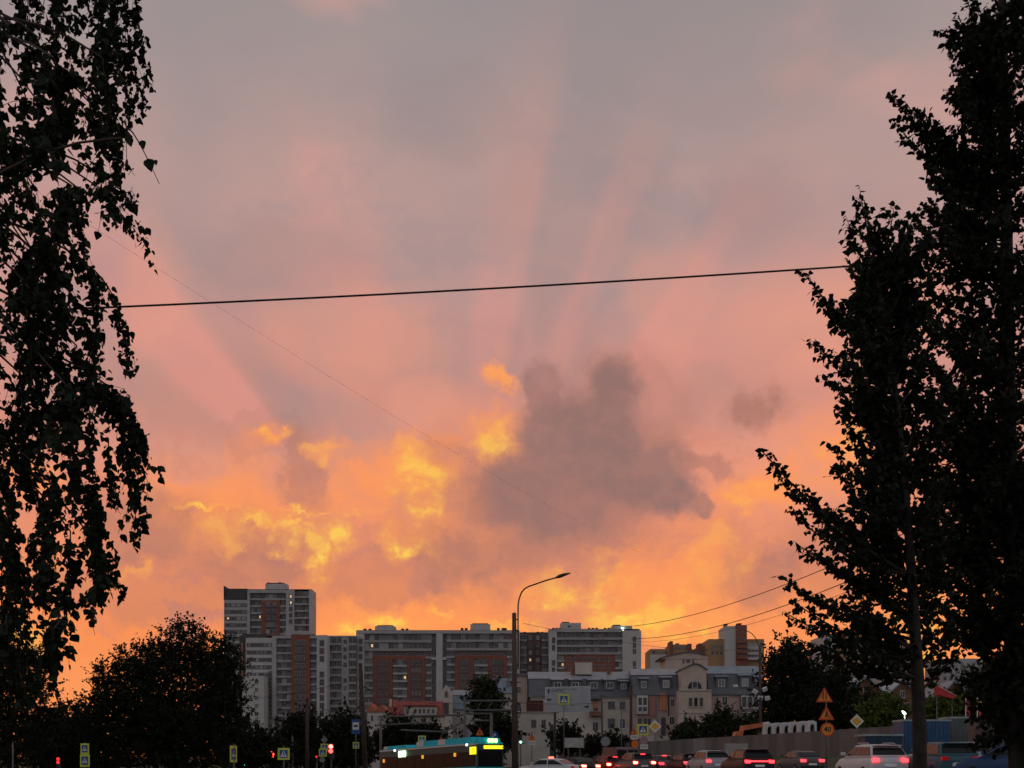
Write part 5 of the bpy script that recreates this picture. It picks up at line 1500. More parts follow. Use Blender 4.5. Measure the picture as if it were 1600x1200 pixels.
# ---- traffic lights
M_LRED = glow('red lamp', (1.0, 0.04, 0.03), 22.0); M_LGRN = glow('green lamp', (0.25, 1.0, 0.75), 5.0); M_LOFF = mat('dead lamp', (0.03, 0.03, 0.03), 0.3, var=0)
M_LTEAL = glow('teal lamp', (0.05, 0.75, 0.6), 1.1); M_LYEL = glow('yellow lamp', (1.0, 0.9, 0.25), 4.0)
def traffic_light(label, px, py, Y, lit, s=0.3, group='traffic lights', two=False, side=1.0):
    """three-lens head centred on py"""
    r_, o = pole_thing('traffic_light', label, px, Y, 'traffic light', group)
    p = loc(px, py, Y, o)
    MB().tube([Vector((0, 0.2, -0.1)), Vector((0, 0.2, p.z + s*1.6))], 0.05, 7).build('post', M_STEEL, r_)
    hs = MB().box(-s*.55, s*.55, 0, s*.7, p.z - s*1.6, p.z + s*1.6).build('housing', M_DARKM, r_)
    for i, zz in enumerate((1, 0, -1)):
        on = i in lit
        MB().disc((0, p.z + zz*s), s*.46, -.03, 0, n=16).build('lens', lit[i] if on else M_LOFF, hs)
        vis = [(math.cos(a)*s*.47, p.z + zz*s + math.sin(a)*s*.47) for a in [math.pi*k/8 for k in range(9)]]
        vo = [(math.cos(a)*s*.52, p.z + zz*s + math.sin(a)*s*.52) for a in [math.pi*k/8 for k in range(8, -1, -1)]]
        MB().prism(vis + vo, -s*.4, 0).build('visor', M_DARKM, hs)
    return r_
traffic_light('traffic light showing red and amber beside the largest crossing sign', 426, 1180, 84, {0: M_LRED, 1: M_LRED}, 0.3)
traffic_light('traffic light showing red under the bare diamond sign', 517, 1173.5, 84, {0: M_LRED, 1: glow('dim red lamp', (1.0, 0.05, 0.05), 6.0)}, 0.3)
traffic_light('small red pedestrian light beside the overlapping crossing signs', 494.5, 1186, 95, {0: glow('faint red lamp', (0.8, 0.03, 0.03), 1.2)}, 0.17)
traffic_light('traffic light showing teal green under the orange billboard', 383.5, 1190, 88, {2: M_LTEAL}, 0.2)
traffic_light('second teal green traffic light under the orange billboard', 393.5, 1191.5, 92, {2: M_LTEAL}, 0.2)
traffic_light('green traffic light beside the lamp post, right of the bus front'.replace('right of', 'past'), 813.6, 1155.5, 100, {2: M_LGRN}, 0.2)
traffic_light('red traffic light in front of the dark hedge shrub', 91, 1191, 62, {0: glow('deep red lamp', (0.9, 0.02, 0.02), 2.0), 1: glow('deep red lamp', (0.9, 0.02, 0.02), 2.0)}, 0.16)

# small lit lamp by the building site
Y = 118
r_, o = pole_thing('street_lamp', 'small lit white lamp on a thin pole above the site hoarding', 1413, Y, 'street lamp')
MB().tube([Vector((0, 0, -0.1)), loc(1414, 1114, Y, o)], 0.05, 7).build('post', M_STEEL, r_)
MB().tube([loc(1409.5, 1111, Y, o), loc(1412, 1113, Y, o), loc(1415, 1116, Y, o)], [0.04, 0.10, 0.08], 8).build('lamp_head', glow('white lamp', (0.8, 1.0, 0.9), 6.0), r_)
ld = bpy.data.lights.new('lamp_light', 'POINT'); ld.energy = 60; ld.color = (0.85, 1.0, 0.8); ld.shadow_soft_size = 0.2
lo = bpy.data.objects.new('lamp_light', ld); COL.objects.link(lo); lo.parent = r_; lo.location = loc(1412, 1118, Y, o)

# ---- hoarding along the road: overlapping grey sheets on posts
M_HOARD = [mat('hoarding sheet', (0.17, 0.16, 0.155), 0.6, metal=0.2, var=0.12, scale=0.6), mat('hoarding sheet dull', (0.138, 0.128, 0.126), 0.65, metal=0.2, var=0.12, scale=0.6), mat('hoarding sheet pale', (0.24, 0.235, 0.235), 0.6, metal=0.2, var=0.12, scale=0.6)]
def hoarding():
    pts = [(p[0], p[1]) for p in FENCE if p[1] <= 225]
    tops = {58: 4.2, 90: 4.11, 118: 3.98, 160: 3.74, 225: 3.4}
    root = empty('site_hoarding', (pts[0][0], pts[0][1], g(*pts[0])), 'long grey corrugated sheet hoarding on the bank behind the cars', 'fence')
    o = Vector(root.location)
    i = 0
    for (x0, y0), (x1, y1) in zip(pts, pts[1:]):
        L = math.hypot(x1 - x0, y1 - y0); n = int(L / 2.0)
        ang = math.atan2(y1 - y0, x1 - x0)
        for k in range(n):
            t = k / n; x, y = x0 + (x1-x0)*t, y0 + (y1-y0)*t
            top = tops[y0] + (tops[y1] - tops[y0]) * t
            zb = g(x, y) - 0.15
            h = top - zb
            b_ = MB(); w = L / n; nw = 8
            for q in range(nw):                       # trapezoid corrugation
                a0 = w * q / nw; st = w / nw; d = 0.035
                prof = [(a0, 0), (a0 + st*.35, 0), (a0 + st*.5, d), (a0 + st*.85, d), (a0 + st, 0)]
                for (ua, va), (ub, vb) in zip(prof, prof[1:]):
                    b_.add([(ua, va, 0), (ub, vb, 0), (ub, vb, h), (ua, va, h)], [(0, 1, 2, 3)])
            pale = abs(800 + x / y * FPX - 1099) < 9
            s = b_.build('sheet', M_HOARD[2] if pale else M_HOARD[(i * 7) % 5 // 3], root, Vector((x, y, zb)) - o)
            s.rotation_euler = (0, 0, ang)
            ps = MB().box(-.05, .05, -.05, .05, 0, h + 0.03).build('post', M_SGREY, root, Vector((x, y, zb)) - o + Vector((0.12*math.cos(ang - 1.57), 0.12*math.sin(ang - 1.57), 0)))
            i += 1
hoarding()

# ---- on the building site behind the hoarding
def arches():
    """row of white arched concrete units"""
    M_W = mat('white concrete', (0.55, 0.58, 0.58), 0.8, var=0.1)
    xs = [(1203, 1129.5, 118), (1216.5, 1129, 116), (1229.5, 1128.5, 114), (1243, 1127.6, 112), (1256.5, 1126.6, 110), (1269.5, 1125.6, 108)]
    for i, (px, t, Y) in enumerate(xs):
        Y += 16
        lab = ['first arched unit, next to the orange truck', 'second arched unit from the orange truck', 'third arched unit from the orange truck', 'fourth arched unit from the orange truck', 'fifth arched unit from the orange truck', 'sixth arched unit, next to the stacked warning signs'][i]
        X = wx(px, Y); o = Vector((X, Y, g(X, Y)))
        r_ = empty('concrete_arch', o, 'white ' + lab, 'concrete unit', 'row of white arched units on the site')
        k = Y / FPX; w = 13.2 * k; zt = wz(t, Y) - o.z; zb = wz(1151, Y) - o.z
        n = 10; aw = w * 0.27; sp = zt - 0.35
        arc = [(aw*math.cos(math.pi*q/n), sp - aw*1.6 + aw*1.6*math.sin(math.pi*q/n)) for q in range(n+1)]
        pts = [(-w/2, zb), (-aw, zb)] + arc[::-1] + [(aw, zb), (w/2, zb), (w/2, zt - 0.12), (0.1*w, zt), (-0.1*w, zt), (-w/2, zt - 0.12)]
        MB().prism(pts, 0, 1.6).build('arch', M_W, r_)
        MB().box(-aw*1.2, aw*1.2, 1.62, 1.7, zb, sp).build('opening_shade', M_DARKM, r_)  # dark sheet added to stand in for the shade inside the opening
        for s in (-1, 1): MB().box(s*w*0.36 - 0.2, s*w*0.36 + 0.2, 0.1, 1.5, -0.1, zb).build('foot', M_CONC, r_)
arches()

def tipper():
    Y = 150; px = 1172
    X = wx(px, Y); o = Vector((X, Y, g(X, Y)))
    r_ = empty('tipper_truck', o, 'orange tipper truck with a white cab behind the hoarding', 'truck')
    M_O = mat('truck orange', (0.55, 0.14, 0.06), 0.5, var=0.2)
    q = lambda x, y: (loc(x, y, Y, o).x, loc(x, y, Y, o).z)
    MB().prism([q(1158, 1142), q(1189, 1136), q(1189, 1129.5), q(1159, 1134)], -1.2, 1.2).build('tipper_body', M_O, r_)
    MB().prism([q(1146, 1150), q(1158, 1150), q(1160, 1141.5), q(1148, 1143.5)], -1.1, 1.1).build('tailgate', M_O, r_)
    MB().prism([q(1188, 1150), q(1201, 1150), q(1201, 1131), q(1198, 1128), q(1190, 1129)], -1.15, 1.15).build('cab', M_SWHITE, r_)
    MB().prism([q(1196, 1139), q(1200.6, 1139), q(1200.6, 1132.5), q(1197, 1131)], -1.2, -1.16).build('cab_window', GLASS[0], r_)
    MB().box(loc(1147, 1150, Y, o).x, loc(1200, 1150, Y, o).x, -0.5, 0.5, 0.9, 1.35).build('chassis', M_DARKM, r_)
    for x in (1152, 1166, 1194):
        for s in (-1, 1):
            wl = MB().disc((0, 0), 0.5, -.17, .17, n=18).build('wheel', M_BLACK, r_, Vector((loc(x, 0, Y, o).x, s*0.95, 0.5)))
tipper()

def container(label, px0, px1, t, Y, h, m_, depth=2.4, rz=0.0):
    px = (px0 + px1)/2; X = wx(px, Y); zb = wz(t, Y) - h
    o = Vector((X, Y, g(X, Y)))
    r_ = empty('site_container', o, label, 'container', 'blue site containers')
    w = (px1 - px0) * Y / FPX; z0 = max(0.12, zb - o.z)
    b_ = MB(); n = max(6, int(w / 0.25))
    bd = MB().box(-w/2, w/2, 0, depth, z0, z0 + h).build('body', m_, r_)
    for i in range(n): MB().box(-w/2 + w*(i+.2)/n, -w/2 + w*(i+.7)/n, -.04, 0, z0 + .12, z0 + h - .12).build('rib', m_, bd)
    MB().box(-w/2 - .05, w/2 + .05, -.08, depth + .05, z0 + h, z0 + h + .12).build('roof', mat('container roof', (0.30, 0.40, 0.40), 0.6), r_)
    for s in (-.4, .4): MB().box(w*s - .2, w*s + .2, 0.1, depth - .1, -0.1, z0).build('skid', M_CONC, r_)
M_CBLUE = mat('container blue', (0.03, 0.10, 0.21), 0.5, var=0.2)
container('blue site container with a pale roof behind the slim trunk', 1412, 1485, 1127, 84, 2.5, M_CBLUE)
container('low dark blue container beside the white parked car', 1352, 1410, 1150, 82, 1.9, mat('container dark blue', (0.02, 0.05, 0.10), 0.5, var=0.2))
container('small grey site cabin beside the blue container', 1486, 1512, 1128, 86, 2.4, mat('cabin grey', (0.14, 0.16, 0.16), 0.6, var=0.2))

# red awning and flags
Y = 120
X = wx(1478, Y); o = Vector((X, Y, g(X, Y)))
r_ = empty('red_awning', o, 'sloping red awning with a pale rim among the dark trees', 'awning')
M_AWN = mat('red awning', (0.5, 0.045, 0.045), 0.7, var=0.15)
a, b2, c, d = loc(1462, 1070, Y, o), loc(1494, 1088, Y, o), loc(1490, 1092, Y, o), loc(1466, 1086, Y, o)
MB().prism([(d.x, d.z), (c.x, c.z), (b2.x, b2.z), (a.x, a.z)], -0.1, 0.9).build('cloth', M_AWN, r_)
MB().tube([a + Vector((0, -.12, 0)), b2 + Vector((0, -.12, 0))], 0.06, 6).build('rim', mat('pink rim', (0.6, 0.3, 0.28), 0.6), r_)
for p in (d, c): MB().tube([Vector((p.x, 0.4, -0.1)), Vector((p.x, 0.4, p.z))], 0.05, 6).build('leg', M_STEEL, r_)
for i, (x, t, lab) in enumerate(((1509, 1093, 'red flag drooping on a thin pole by the site corner'), (1527, 1092, 'red and yellow flag drooping on a thin pole by the site corner'))):
    Y = 112; X = wx(x, Y); o = Vector((X, Y, g(X, Y)))
    r_ = empty('flag', o, lab, 'flag', 'flags by the site corner')
    MB().tube([Vector((0, 0, -0.1)), loc(x, t - 2, Y, o)], 0.035, 6).build('pole', M_SWHITE, r_)
    b_ = MB(); n = 8; p = loc(x, t, Y, o); vs = []
    for j in range(n + 1):
        for q in range(7):
            f = j / n; u = q / 6
            vs.append((p.x + u * (0.55 - 0.25*f) + 0.06*math.sin(5*u + 2*f), 0.10 * math.sin(9*u + f), p.z - f * 1.2 - u * 0.35))
    b_.add(vs, [(j*7+q, j*7+q+1, (j+1)*7+q+1, (j+1)*7+q) for j in range(n) for q in range(6)], 0, True)
    b_.build('cloth', M_AWN if i == 0 else mat('flag orange red', (0.55, 0.10, 0.03), 0.7), r_)
    if i: MB().box(p.x, p.x + .4, -.16, -.14, p.z - .35, p.z + .02).build('yellow_band', M_SAMB, r_)

# ---- overhead wires, each hung between far points
def wire(label, a, b_, sag, r, name='overhead_wire', group='overhead wires'):
    n = 28
    pts = [a.lerp(b_, i/n) - Vector((0, 0, 4*sag*(i/n)*(1-i/n))) for i in range(n+1)]
    o = MB().tube(pts, r, 6).build(name, M_BLACK)
    return tag(o, label, 'wire', group)
wire('thick black cable spanning the whole sky above the flats', W(-260, 497, 22), W(1900, 372, 26), 0.16, 0.018)
wire('very thin wire slanting down across the pink sky', W(60, 300, 30), W(1010, 868, 90), 0.5, 0.0026)
wire('upper wire climbing from the end block to the slim tree', W(990, 978, 150), W(1700, 690, 60), 1.6, 0.03)
wire('middle wire climbing from the end block to the slim tree', W(985, 998, 150), W(1700, 730, 56), 1.9, 0.03)
wire('lowest thin wire running beside the middle one', W(985, 1003, 152), W(1700, 760, 58), 1.9, 0.014)
wire('thin wire from the lamp post to the end block roof', W(818, 974, 80), W(1200, 1010, 160), 1.0, 0.014)
wire('cable from the lamp post to the dark pole by the mansard house', W(806, 1098, 78), W(986, 1092, 120), 0.25, 0.02)
wire('cable strung from the gantry to the leaning wooden pole', W(564, 1072, 86), W(726, 1098, 118), 0.5, 0.018)
wire('thin wire from the wooden pole across the white wing wall', W(564, 1060, 86), W(330, 1096, 96), 0.3, 0.014)


# ------------------------------------------------------------------ cars
M_RUBBER = mat('tyre rubber', (0.02, 0.02, 0.02), 0.85, var=0.1)
M_RIM = mat('alloy rim', (0.45, 0.45, 0.46), 0.35, metal=0.8, var=0.1)
M_CGLASS = mat('car glass', (0.015, 0.016, 0.018), 0.18, var=0.0, spec=0.22)
M_TRIMB = mat('black plastic trim', (0.02, 0.02, 0.02), 0.5, var=0.1)
M_TAIL = glow('tail lamp', (1.0, 0.03, 0.04), 5.0); M_TAILHOT = glow('brake lamp', (1.0, 0.10, 0.06), 16.0); M_TAILDIM = mat('dim tail lamp', (0.25, 0.012, 0.012), 0.2, var=0, emit=(1, 0.02, 0.02), estr=0.12)  # the dim tail lamp has a faint red glow added
M_PLATE = mat('number plate', (0.65, 0.66, 0.66), 0.5, var=0.0, emit=(0.9, 0.95, 1.0), estr=0.06)

def car(name, label, px, Y, heading, style, paint, tail=None, bar=False, group='cars queueing along the road', highlamp=True, taxi=False, rails=False, cat='car'):
    """heading in degrees from straight ahead, positive to the east; built along +y (front at +y)"""
    X = wx(px, Y); o = Vector((X, Y, g(X, Y) + 0.06))
    root = empty(name, o, label, cat, group, R(-heading))
    tail = tail or M_TAIL
    if style == 'sedan':
        L, Wd, H, gc = 4.6, 1.80, 1.46, 0.18
        lower = [(-2.30, 0.45), (-2.28, 0.75), (-2.22, 0.98), (-1.70, 1.03), (-1.2, 0.98), (0.9, 0.95), (1.6, 0.90), (2.1, 0.78), (2.3, 0.60), (2.3, 0.40)]
        cab = [(-1.80, 1.00), (-1.15, 1.36), (-0.75, 1.44), (-0.2, 1.46), (0.35, 1.40), (1.15, 0.94)]
        gy = [(-1.72, -0.98), (0.42, 1.10)]
    elif style == 'hatch':
        L, Wd, H, gc = 4.2, 1.76, 1.50, 0.18
        lower = [(-2.10, 0.45), (-2.09, 0.80), (-2.02, 1.02), (-1.2, 1.02), (0.8, 0.98), (1.5, 0.92), (1.95, 0.78), (2.1, 0.60), (2.1, 0.40)]
        cab = [(-2.0, 1.02), (-1.72, 1.38), (-1.5, 1.46), (-0.3, 1.50), (0.25, 1.44), (1.05, 0.97)]
        gy = [(-1.96, -1.66), (0.3, 1.0)]
    else:
        L, Wd, H, gc = 4.55, 1.88, 1.68, 0.22
        lower = [(-2.27, 0.52), (-2.26, 0.86), (-2.20, 1.12), (-1.3, 1.12), (0.8, 1.08), (1.6, 1.03), (2.1, 0.88), (2.27, 0.66), (2.27, 0.45)]
        cab = [(-2.16, 1.12), (-1.86, 1.52), (-1.70, 1.62), (-0.5, 1.68), (0.15, 1.62), (1.05, 1.07)]
        gy = [(-2.12, -1.80), (0.22, 1.0)]
    hw = Wd / 2
    # lower body: rings of a rounded section along the length
    def ring(y, zt, wfac, zb):
        w_ = hw * wfac
        return [(-w_*0.90, y, zb), (-w_*0.99, y, zb + 0.12), (-w_, y, zb + (zt-zb)*0.55), (-w_*0.965, y, zb + (zt-zb)*0.86), (-w_*0.86, y, zt), (w_*0.86, y, zt), (w_*0.965, y, zb + (zt-zb)*0.86), (w_, y, zb + (zt-zb)*0.55), (w_*0.99, y, zb + 0.12), (w_*0.90, y, zb)]
    bm_ = MB(); rings = []
    y0, y1 = lower[0][0], lower[-1][0]
    top = sorted(set([p for p in lower]), key=lambda p: p[0])
    def ztop(y):
        pts = lower[2:-2]
        if y <= pts[0][0]: return pts[0][1]
        for (a, za), (b_, zb_) in zip(pts, pts[1:]):
            if y <= b_: return za + (zb_-za)*(y-a)/(b_-a)
        return pts[-1][1]
    ys = [y0, y0 + 0.05, y0 + 0.14, y0 + 0.4, -1.4, -0.7, 0, 0.7, 1.3, y1 - 0.5, y1 - 0.2, y1 - 0.05, y1]
    for y in ys:
        e0, e1 = (y - y0), (y1 - y)
        wf = 0.90 + 0.10 * min(1, min(e0 / 0.35, e1 / 0.6)) ** 0.6
        zt = ztop(y)
        if e0 < 0.1: zt = lower[1][1] + (zt - lower[1][1]) * (e0 / 0.1)
        if e1 < 0.25: zt = lower[-2][1] + (zt - lower[-2][1]) * (e1 / 0.25)
        zb = gc + (0.12 if min(e0, e1) < 0.1 else 0.0)
        rings.append(ring(y, max(zt, zb + 0.25), wf, zb))
    n = 10
    vs = [p for r_ in rings for p in r_]; fs = []
    for i in range(len(rings) - 1):
        for k in range(n): fs.append((i*n+k, i*n+(k+1) % n, (i+1)*n+(k+1) % n, (i+1)*n+k))
    fs.append(tuple(range(n))); fs.append(tuple(range(len(rings)*n - 1, (len(rings)-1)*n - 1, -1)))
    bm_.add(vs, fs, 0, True)
    body = bm_.build('body', paint, root)
    bv = body.modifiers.new('edge', 'EDGE_SPLIT'); bv.split_angle = R(38)
    # greenhouse: roof skin with pillars, glass below
    gb = MB(); wt = 0.74; wb = 0.93
    def gring(y, z, zb): 
        f = (z - zb) / max(0.05, H - zb)
        w_ = hw * (wb + (wt - wb) * max(0, min(1, f)))
        return [(-hw*wb, y, zb), (-w_, y, z - 0.05), (-w_*0.9, y, z), (w_*0.9, y, z), (w_, y, z - 0.05), (hw*wb, y, zb)]
    grs = [gring(y, z, min(z - 0.005, ztop(y) - 0.02)) for y, z in cab]
    vs = [p for r_ in grs for p in r_]; fs = []
    for i in range(len(grs) - 1):
        for k in range(5): fs.append((i*6+k, i*6+k+1, (i+1)*6+k+1, (i+1)*6+k))
    fs += [(0, 1, 2, 3, 4, 5), tuple(range(len(grs)*6-1, (len(grs)-1)*6-1, -1))]
    gb.add(vs, fs, 0, False)
    cabin = gb.build('cabin', paint, root)
    def glass_quad(nm, pts, off):
        q = MB(); nn = (Vector(pts[1]) - Vector(pts[0])).cross(Vector(pts[2]) - Vector(pts[0])).normalized() * off
        vs_ = [Vector(p) + nn for p in pts] + [Vector(p) - nn*0.5 for p in pts]
        m_ = len(pts)
        q.add(vs_, [tuple(range(m_)), tuple(range(2*m_-1, m_-1, -1))] + [(i, i+m_, (i+1) % m_+m_, (i+1) % m_) for i in range(m_)])
        return q.build(nm, M_CGLASS, root)
    def lerp3(a, b_, t): return tuple(a[i] + (b_[i]-a[i])*t for i in range(3))
    # rear window between first two cabin rings, windscreen between last two
    for nm, ra, rb, rev in (('rear_window', 0, 1, False), ('windscreen', len(cab)-1, len(cab)-2, True)):
        (ya, za), (yb, zb_) = cab[ra], cab[rb]
        t0, t1 = 0.16, 0.93
        def pt(t, s):
            y = ya + (yb-ya)*t; z = za + (zb_-za)*t
            w_ = hw * (wb + (wt-wb)*(z-za)/(H-za)) * 0.90
            return (s*w_, y, z + 0.0)
        pts = [pt(t0, -1), pt(t0, 1), pt(t1, 1), pt(t1, -1)]
        if rev: pts = pts[::-1]
        glass_quad(nm, pts, 0.03)
    for s in (-1, 1):
        (yr0, yr1), (yf0, yf1) = gy
        zlo = ztop(0) + 0.06; zhi = H - 0.13
        def side(y, z): 
            f = (z - ztop(0)) / (H - 0.05 - ztop(0)); return (s * (hw * (wb + (wt-wb)*f) + 0.012), y, z)
        mid = -0.35
        for a0, a1, c0, c1 in ((yr0 + 0.12, mid - 0.05, yr1 + 0.12, mid - 0.05), (mid + 0.05, yf1 - 0.28, mid + 0.05, yf0 - 0.08)):
            pts = [side(a0, zlo), side(a1, zlo), side(c1, zhi), side(c0, zhi)]
            if s < 0: pts = pts[::-1]
            glass_quad('side_window', pts if s > 0 else pts, 0.012)
        # mirror, wheels, lamps
        MB().box(s*hw*0.98 if s > 0 else s*hw*0.98 - 0.2, s*hw*0.98 + 0.2 if s > 0 else s*hw*0.98, 0.72, 0.84, zlo + 0.02, zlo + 0.17).build('mirror', paint, root)
        for yw in (y0 + 0.86, y1 - 0.86):
            wr = 0.33 if style != 'suv' else 0.36
            ty = MB(); ty.disc((0, 0), wr, -0.11, 0.11, n=22)
            t_ = ty.build('wheel', M_RUBBER, root, Vector((s*(hw - 0.10), yw, wr - 0.06))); t_.rotation_euler = (0, 0, R(90))
            MB().disc((0, 0), wr*0.62, -0.125, 0.125, n=14).build('rim', M_RIM, t_)
        zl = lower[2][1] - 0.17; lw = 0.36 if style == 'sedan' else 0.30
        xa, xb = sorted((s*(hw*0.90), s*(hw*0.90 - lw)))
        tl = MB().prism([(xa, zl - 0.09), (xb, zl - 0.09), (xb, zl + 0.07), (xa, zl + 0.09)], y0 - 0.035, y0 + 0.12)
        tl.build('taillight', tail, root)
        MB().box(*sorted((s*hw*0.55, s*hw*0.88)), y1 - 0.12, y1 + 0.01, 0.60, 0.74).build('headlight', mat('headlight', (0.7, 0.7, 0.7), 0.15, var=0), root)
    if bar: MB().box(-hw*0.62, hw*0.62, y0 - 0.03, y0 + 0.1, zl - 0.02, zl + 0.05).build('light_bar', tail, root)
    MB().box(-0.27, 0.27, y0 - 0.045, y0 + 0.05, zl - 0.30, zl - 0.18).build('number_plate', M_PLATE, root)
    MB().box(-hw*0.9, hw*0.9, y0 - 0.03, y0 + 0.2, gc + 0.05, gc + 0.28).build('bumper', M_TRIMB, root)
    if highlamp:
        z = cab[1][1] + 0.02; MB().box(-0.17, 0.17, cab[1][0] - 0.06, cab[1][0] + 0.02, z, z + 0.05).build('high_brake_light', M_TAIL, root)
    if style != 'sedan':
        ysp = cab[1][0]; MB().prism([(-hw*0.7, cab[2][1] - 0.02), (hw*0.7, cab[2][1] - 0.02), (hw*0.66, cab[2][1] + 0.025), (-hw*0.66, cab[2][1] + 0.025)], ysp - 0.18, ysp + 0.25).build('spoiler', paint, root)
    if rails:
        for s in (-1, 1): MB().tube([(s*hw*0.66, -1.4, H - 0.03), (s*hw*0.66, -1.2, H + 0.05), (s*hw*0.66, 0.0, H + 0.06), (s*hw*0.66, 0.2, H - 0.02)], 0.02, 6).build('roof_rail', M_RIM, root)
    if taxi:
        MB().prism([(-0.3, H), (0.3, H), (0.26, H + 0.12), (-0.26, H + 0.12)], -0.35, -0.2).build('roof_sign', glow('taxi sign', (1.0, 0.18, 0.1), 2.5), root)
        for s in (-1, 1): MB().box(s*hw*0.985 if s < 0 else s*hw*0.93, s*hw*0.93 if s < 0 else s*hw*0.985, -1.4, 1.2, 0.68, 0.9).build('side_stripe', M_SRED, root) if False else None
    return root

def paint(nm, c, rough=0.5): return mat('car paint ' + nm, c, rough, var=0.05, scale=2, spec=0.2, coat=0.05)
P_WHITE = paint('white', (0.62, 0.63, 0.64)); P_DARK = paint('dark grey', (0.03, 0.03, 0.034)); P_GREY = paint('grey', (0.11, 0.115, 0.12)); P_BLUE = paint('blue', (0.03, 0.07, 0.16)); P_SILV = paint('silver', (0.36, 0.38, 0.40)); P_TEAL = paint('teal', (0.05, 0.12, 0.15)); P_RED = paint('red', (0.28, 0.03, 0.03))

car('suv', 'white estate car with one bright tail light next to the slim tree trunk', 1360, 60, -7, 'suv', P_WHITE, M_TAIL, highlamp=False, rails=True)
car('suv', 'dark car with a full-width red light bar across its tail', 1166, 74, -9, 'suv', P_DARK, M_TAIL, bar=True, highlamp=False)
car('sedan', 'dark grey saloon beside the verge with two small tail lights', 1250, 86, -8, 'sedan', P_GREY, M_TAIL, highlamp=False)
car('suv', 'pale blue estate car with a glowing number plate', 1106, 88, -10, 'suv', P_SILV, M_TAIL, highlamp=False)
car('hatchback', 'dark hatchback between the pale estate and the saloon queue', 1070, 93, -12, 'hatch', P_DARK, M_TAIL, highlamp=False)
car('sedan', 'grey saloon in the middle of the queue under the priority diamond', 1030, 98, -13, 'sedan', P_GREY, M_TAIL)
car('suv', 'dark car with hot brake lights under the crossing sign', 991, 96, -14, 'suv', P_GREY, M_TAILHOT)
car('hatchback', 'red-lit car with a wide high brake light before the dark van', 949, 100, -16, 'hatch', P_RED, M_TAILHOT)
car('sedan', 'white taxi saloon with a lit red roof sign', 856, 92, -62, 'sedan', P_WHITE, M_TAILDIM, taxi=True, highlamp=False)
car('sedan', 'dark saloon nosing up behind the white taxi', 898, 99, -30, 'sedan', P_DARK, M_TAILHOT, highlamp=False)
car('suv', 'teal car with a sunset-lit roof behind the slim tree trunk', 1468, 58, -4, 'suv', P_TEAL, M_TAILDIM, highlamp=False)
car('suv', 'silver car with a round red tail light beside the teal one', 1497, 66, -4, 'suv', P_SILV, M_TAIL, highlamp=False)
car('hatchback', 'dark blue car cut by the edge of the view', 1580, 52, -50, 'hatch', P_BLUE, M_TAILDIM, highlamp=False)
car('suv', 'silver car parked farther back beside the blue site container', 1462, 76, -20, 'suv', P_SILV, M_TAILDIM, highlamp=False)

# red van far in the queue
def van():
    Y = 108; px = 966; X = wx(px, Y); o = Vector((X, Y, g(X, Y) + .06))
    r_ = empty('van', o, 'dark van with a sunset-lit roof behind the queue of cars', 'van', None, R(12))
    b_ = MB(); prof = [(-2.6, .4), (-2.6, 2.05), (-2.45, 2.2), (1.2, 2.2), (1.9, 1.35), (2.6, 1.15), (2.7, .5), (2.6, .4)]
    prismx(b_, prof, -.95, .95); b_.build('body', mat('van paint', (0.16, 0.10, 0.10), 0.35, var=.1), r_)
    for s in (-.48, .48): MB().box(s - .38, s + .38, -2.63, -2.6, 1.25, 1.95).build('rear_window', M_CGLASS, r_)
    for s in (-1, 1):
        MB().box(s*.86 - .07, s*.86 + .07, -2.64, -2.58, .8, 1.2).build('taillight', M_TAILDIM, r_)
        for y in (-1.7, 1.8):
            w_ = MB().disc((0, 0), .34, -.11, .11, n=18).build('wheel', M_RUBBER, r_, Vector((s*.86, y, .3))); w_.rotation_euler = (0, 0, R(90))
    MB().box(-.9, .9, -2.7, -2.55, .35, .55).build('bumper', M_TRIMB, r_)
van()

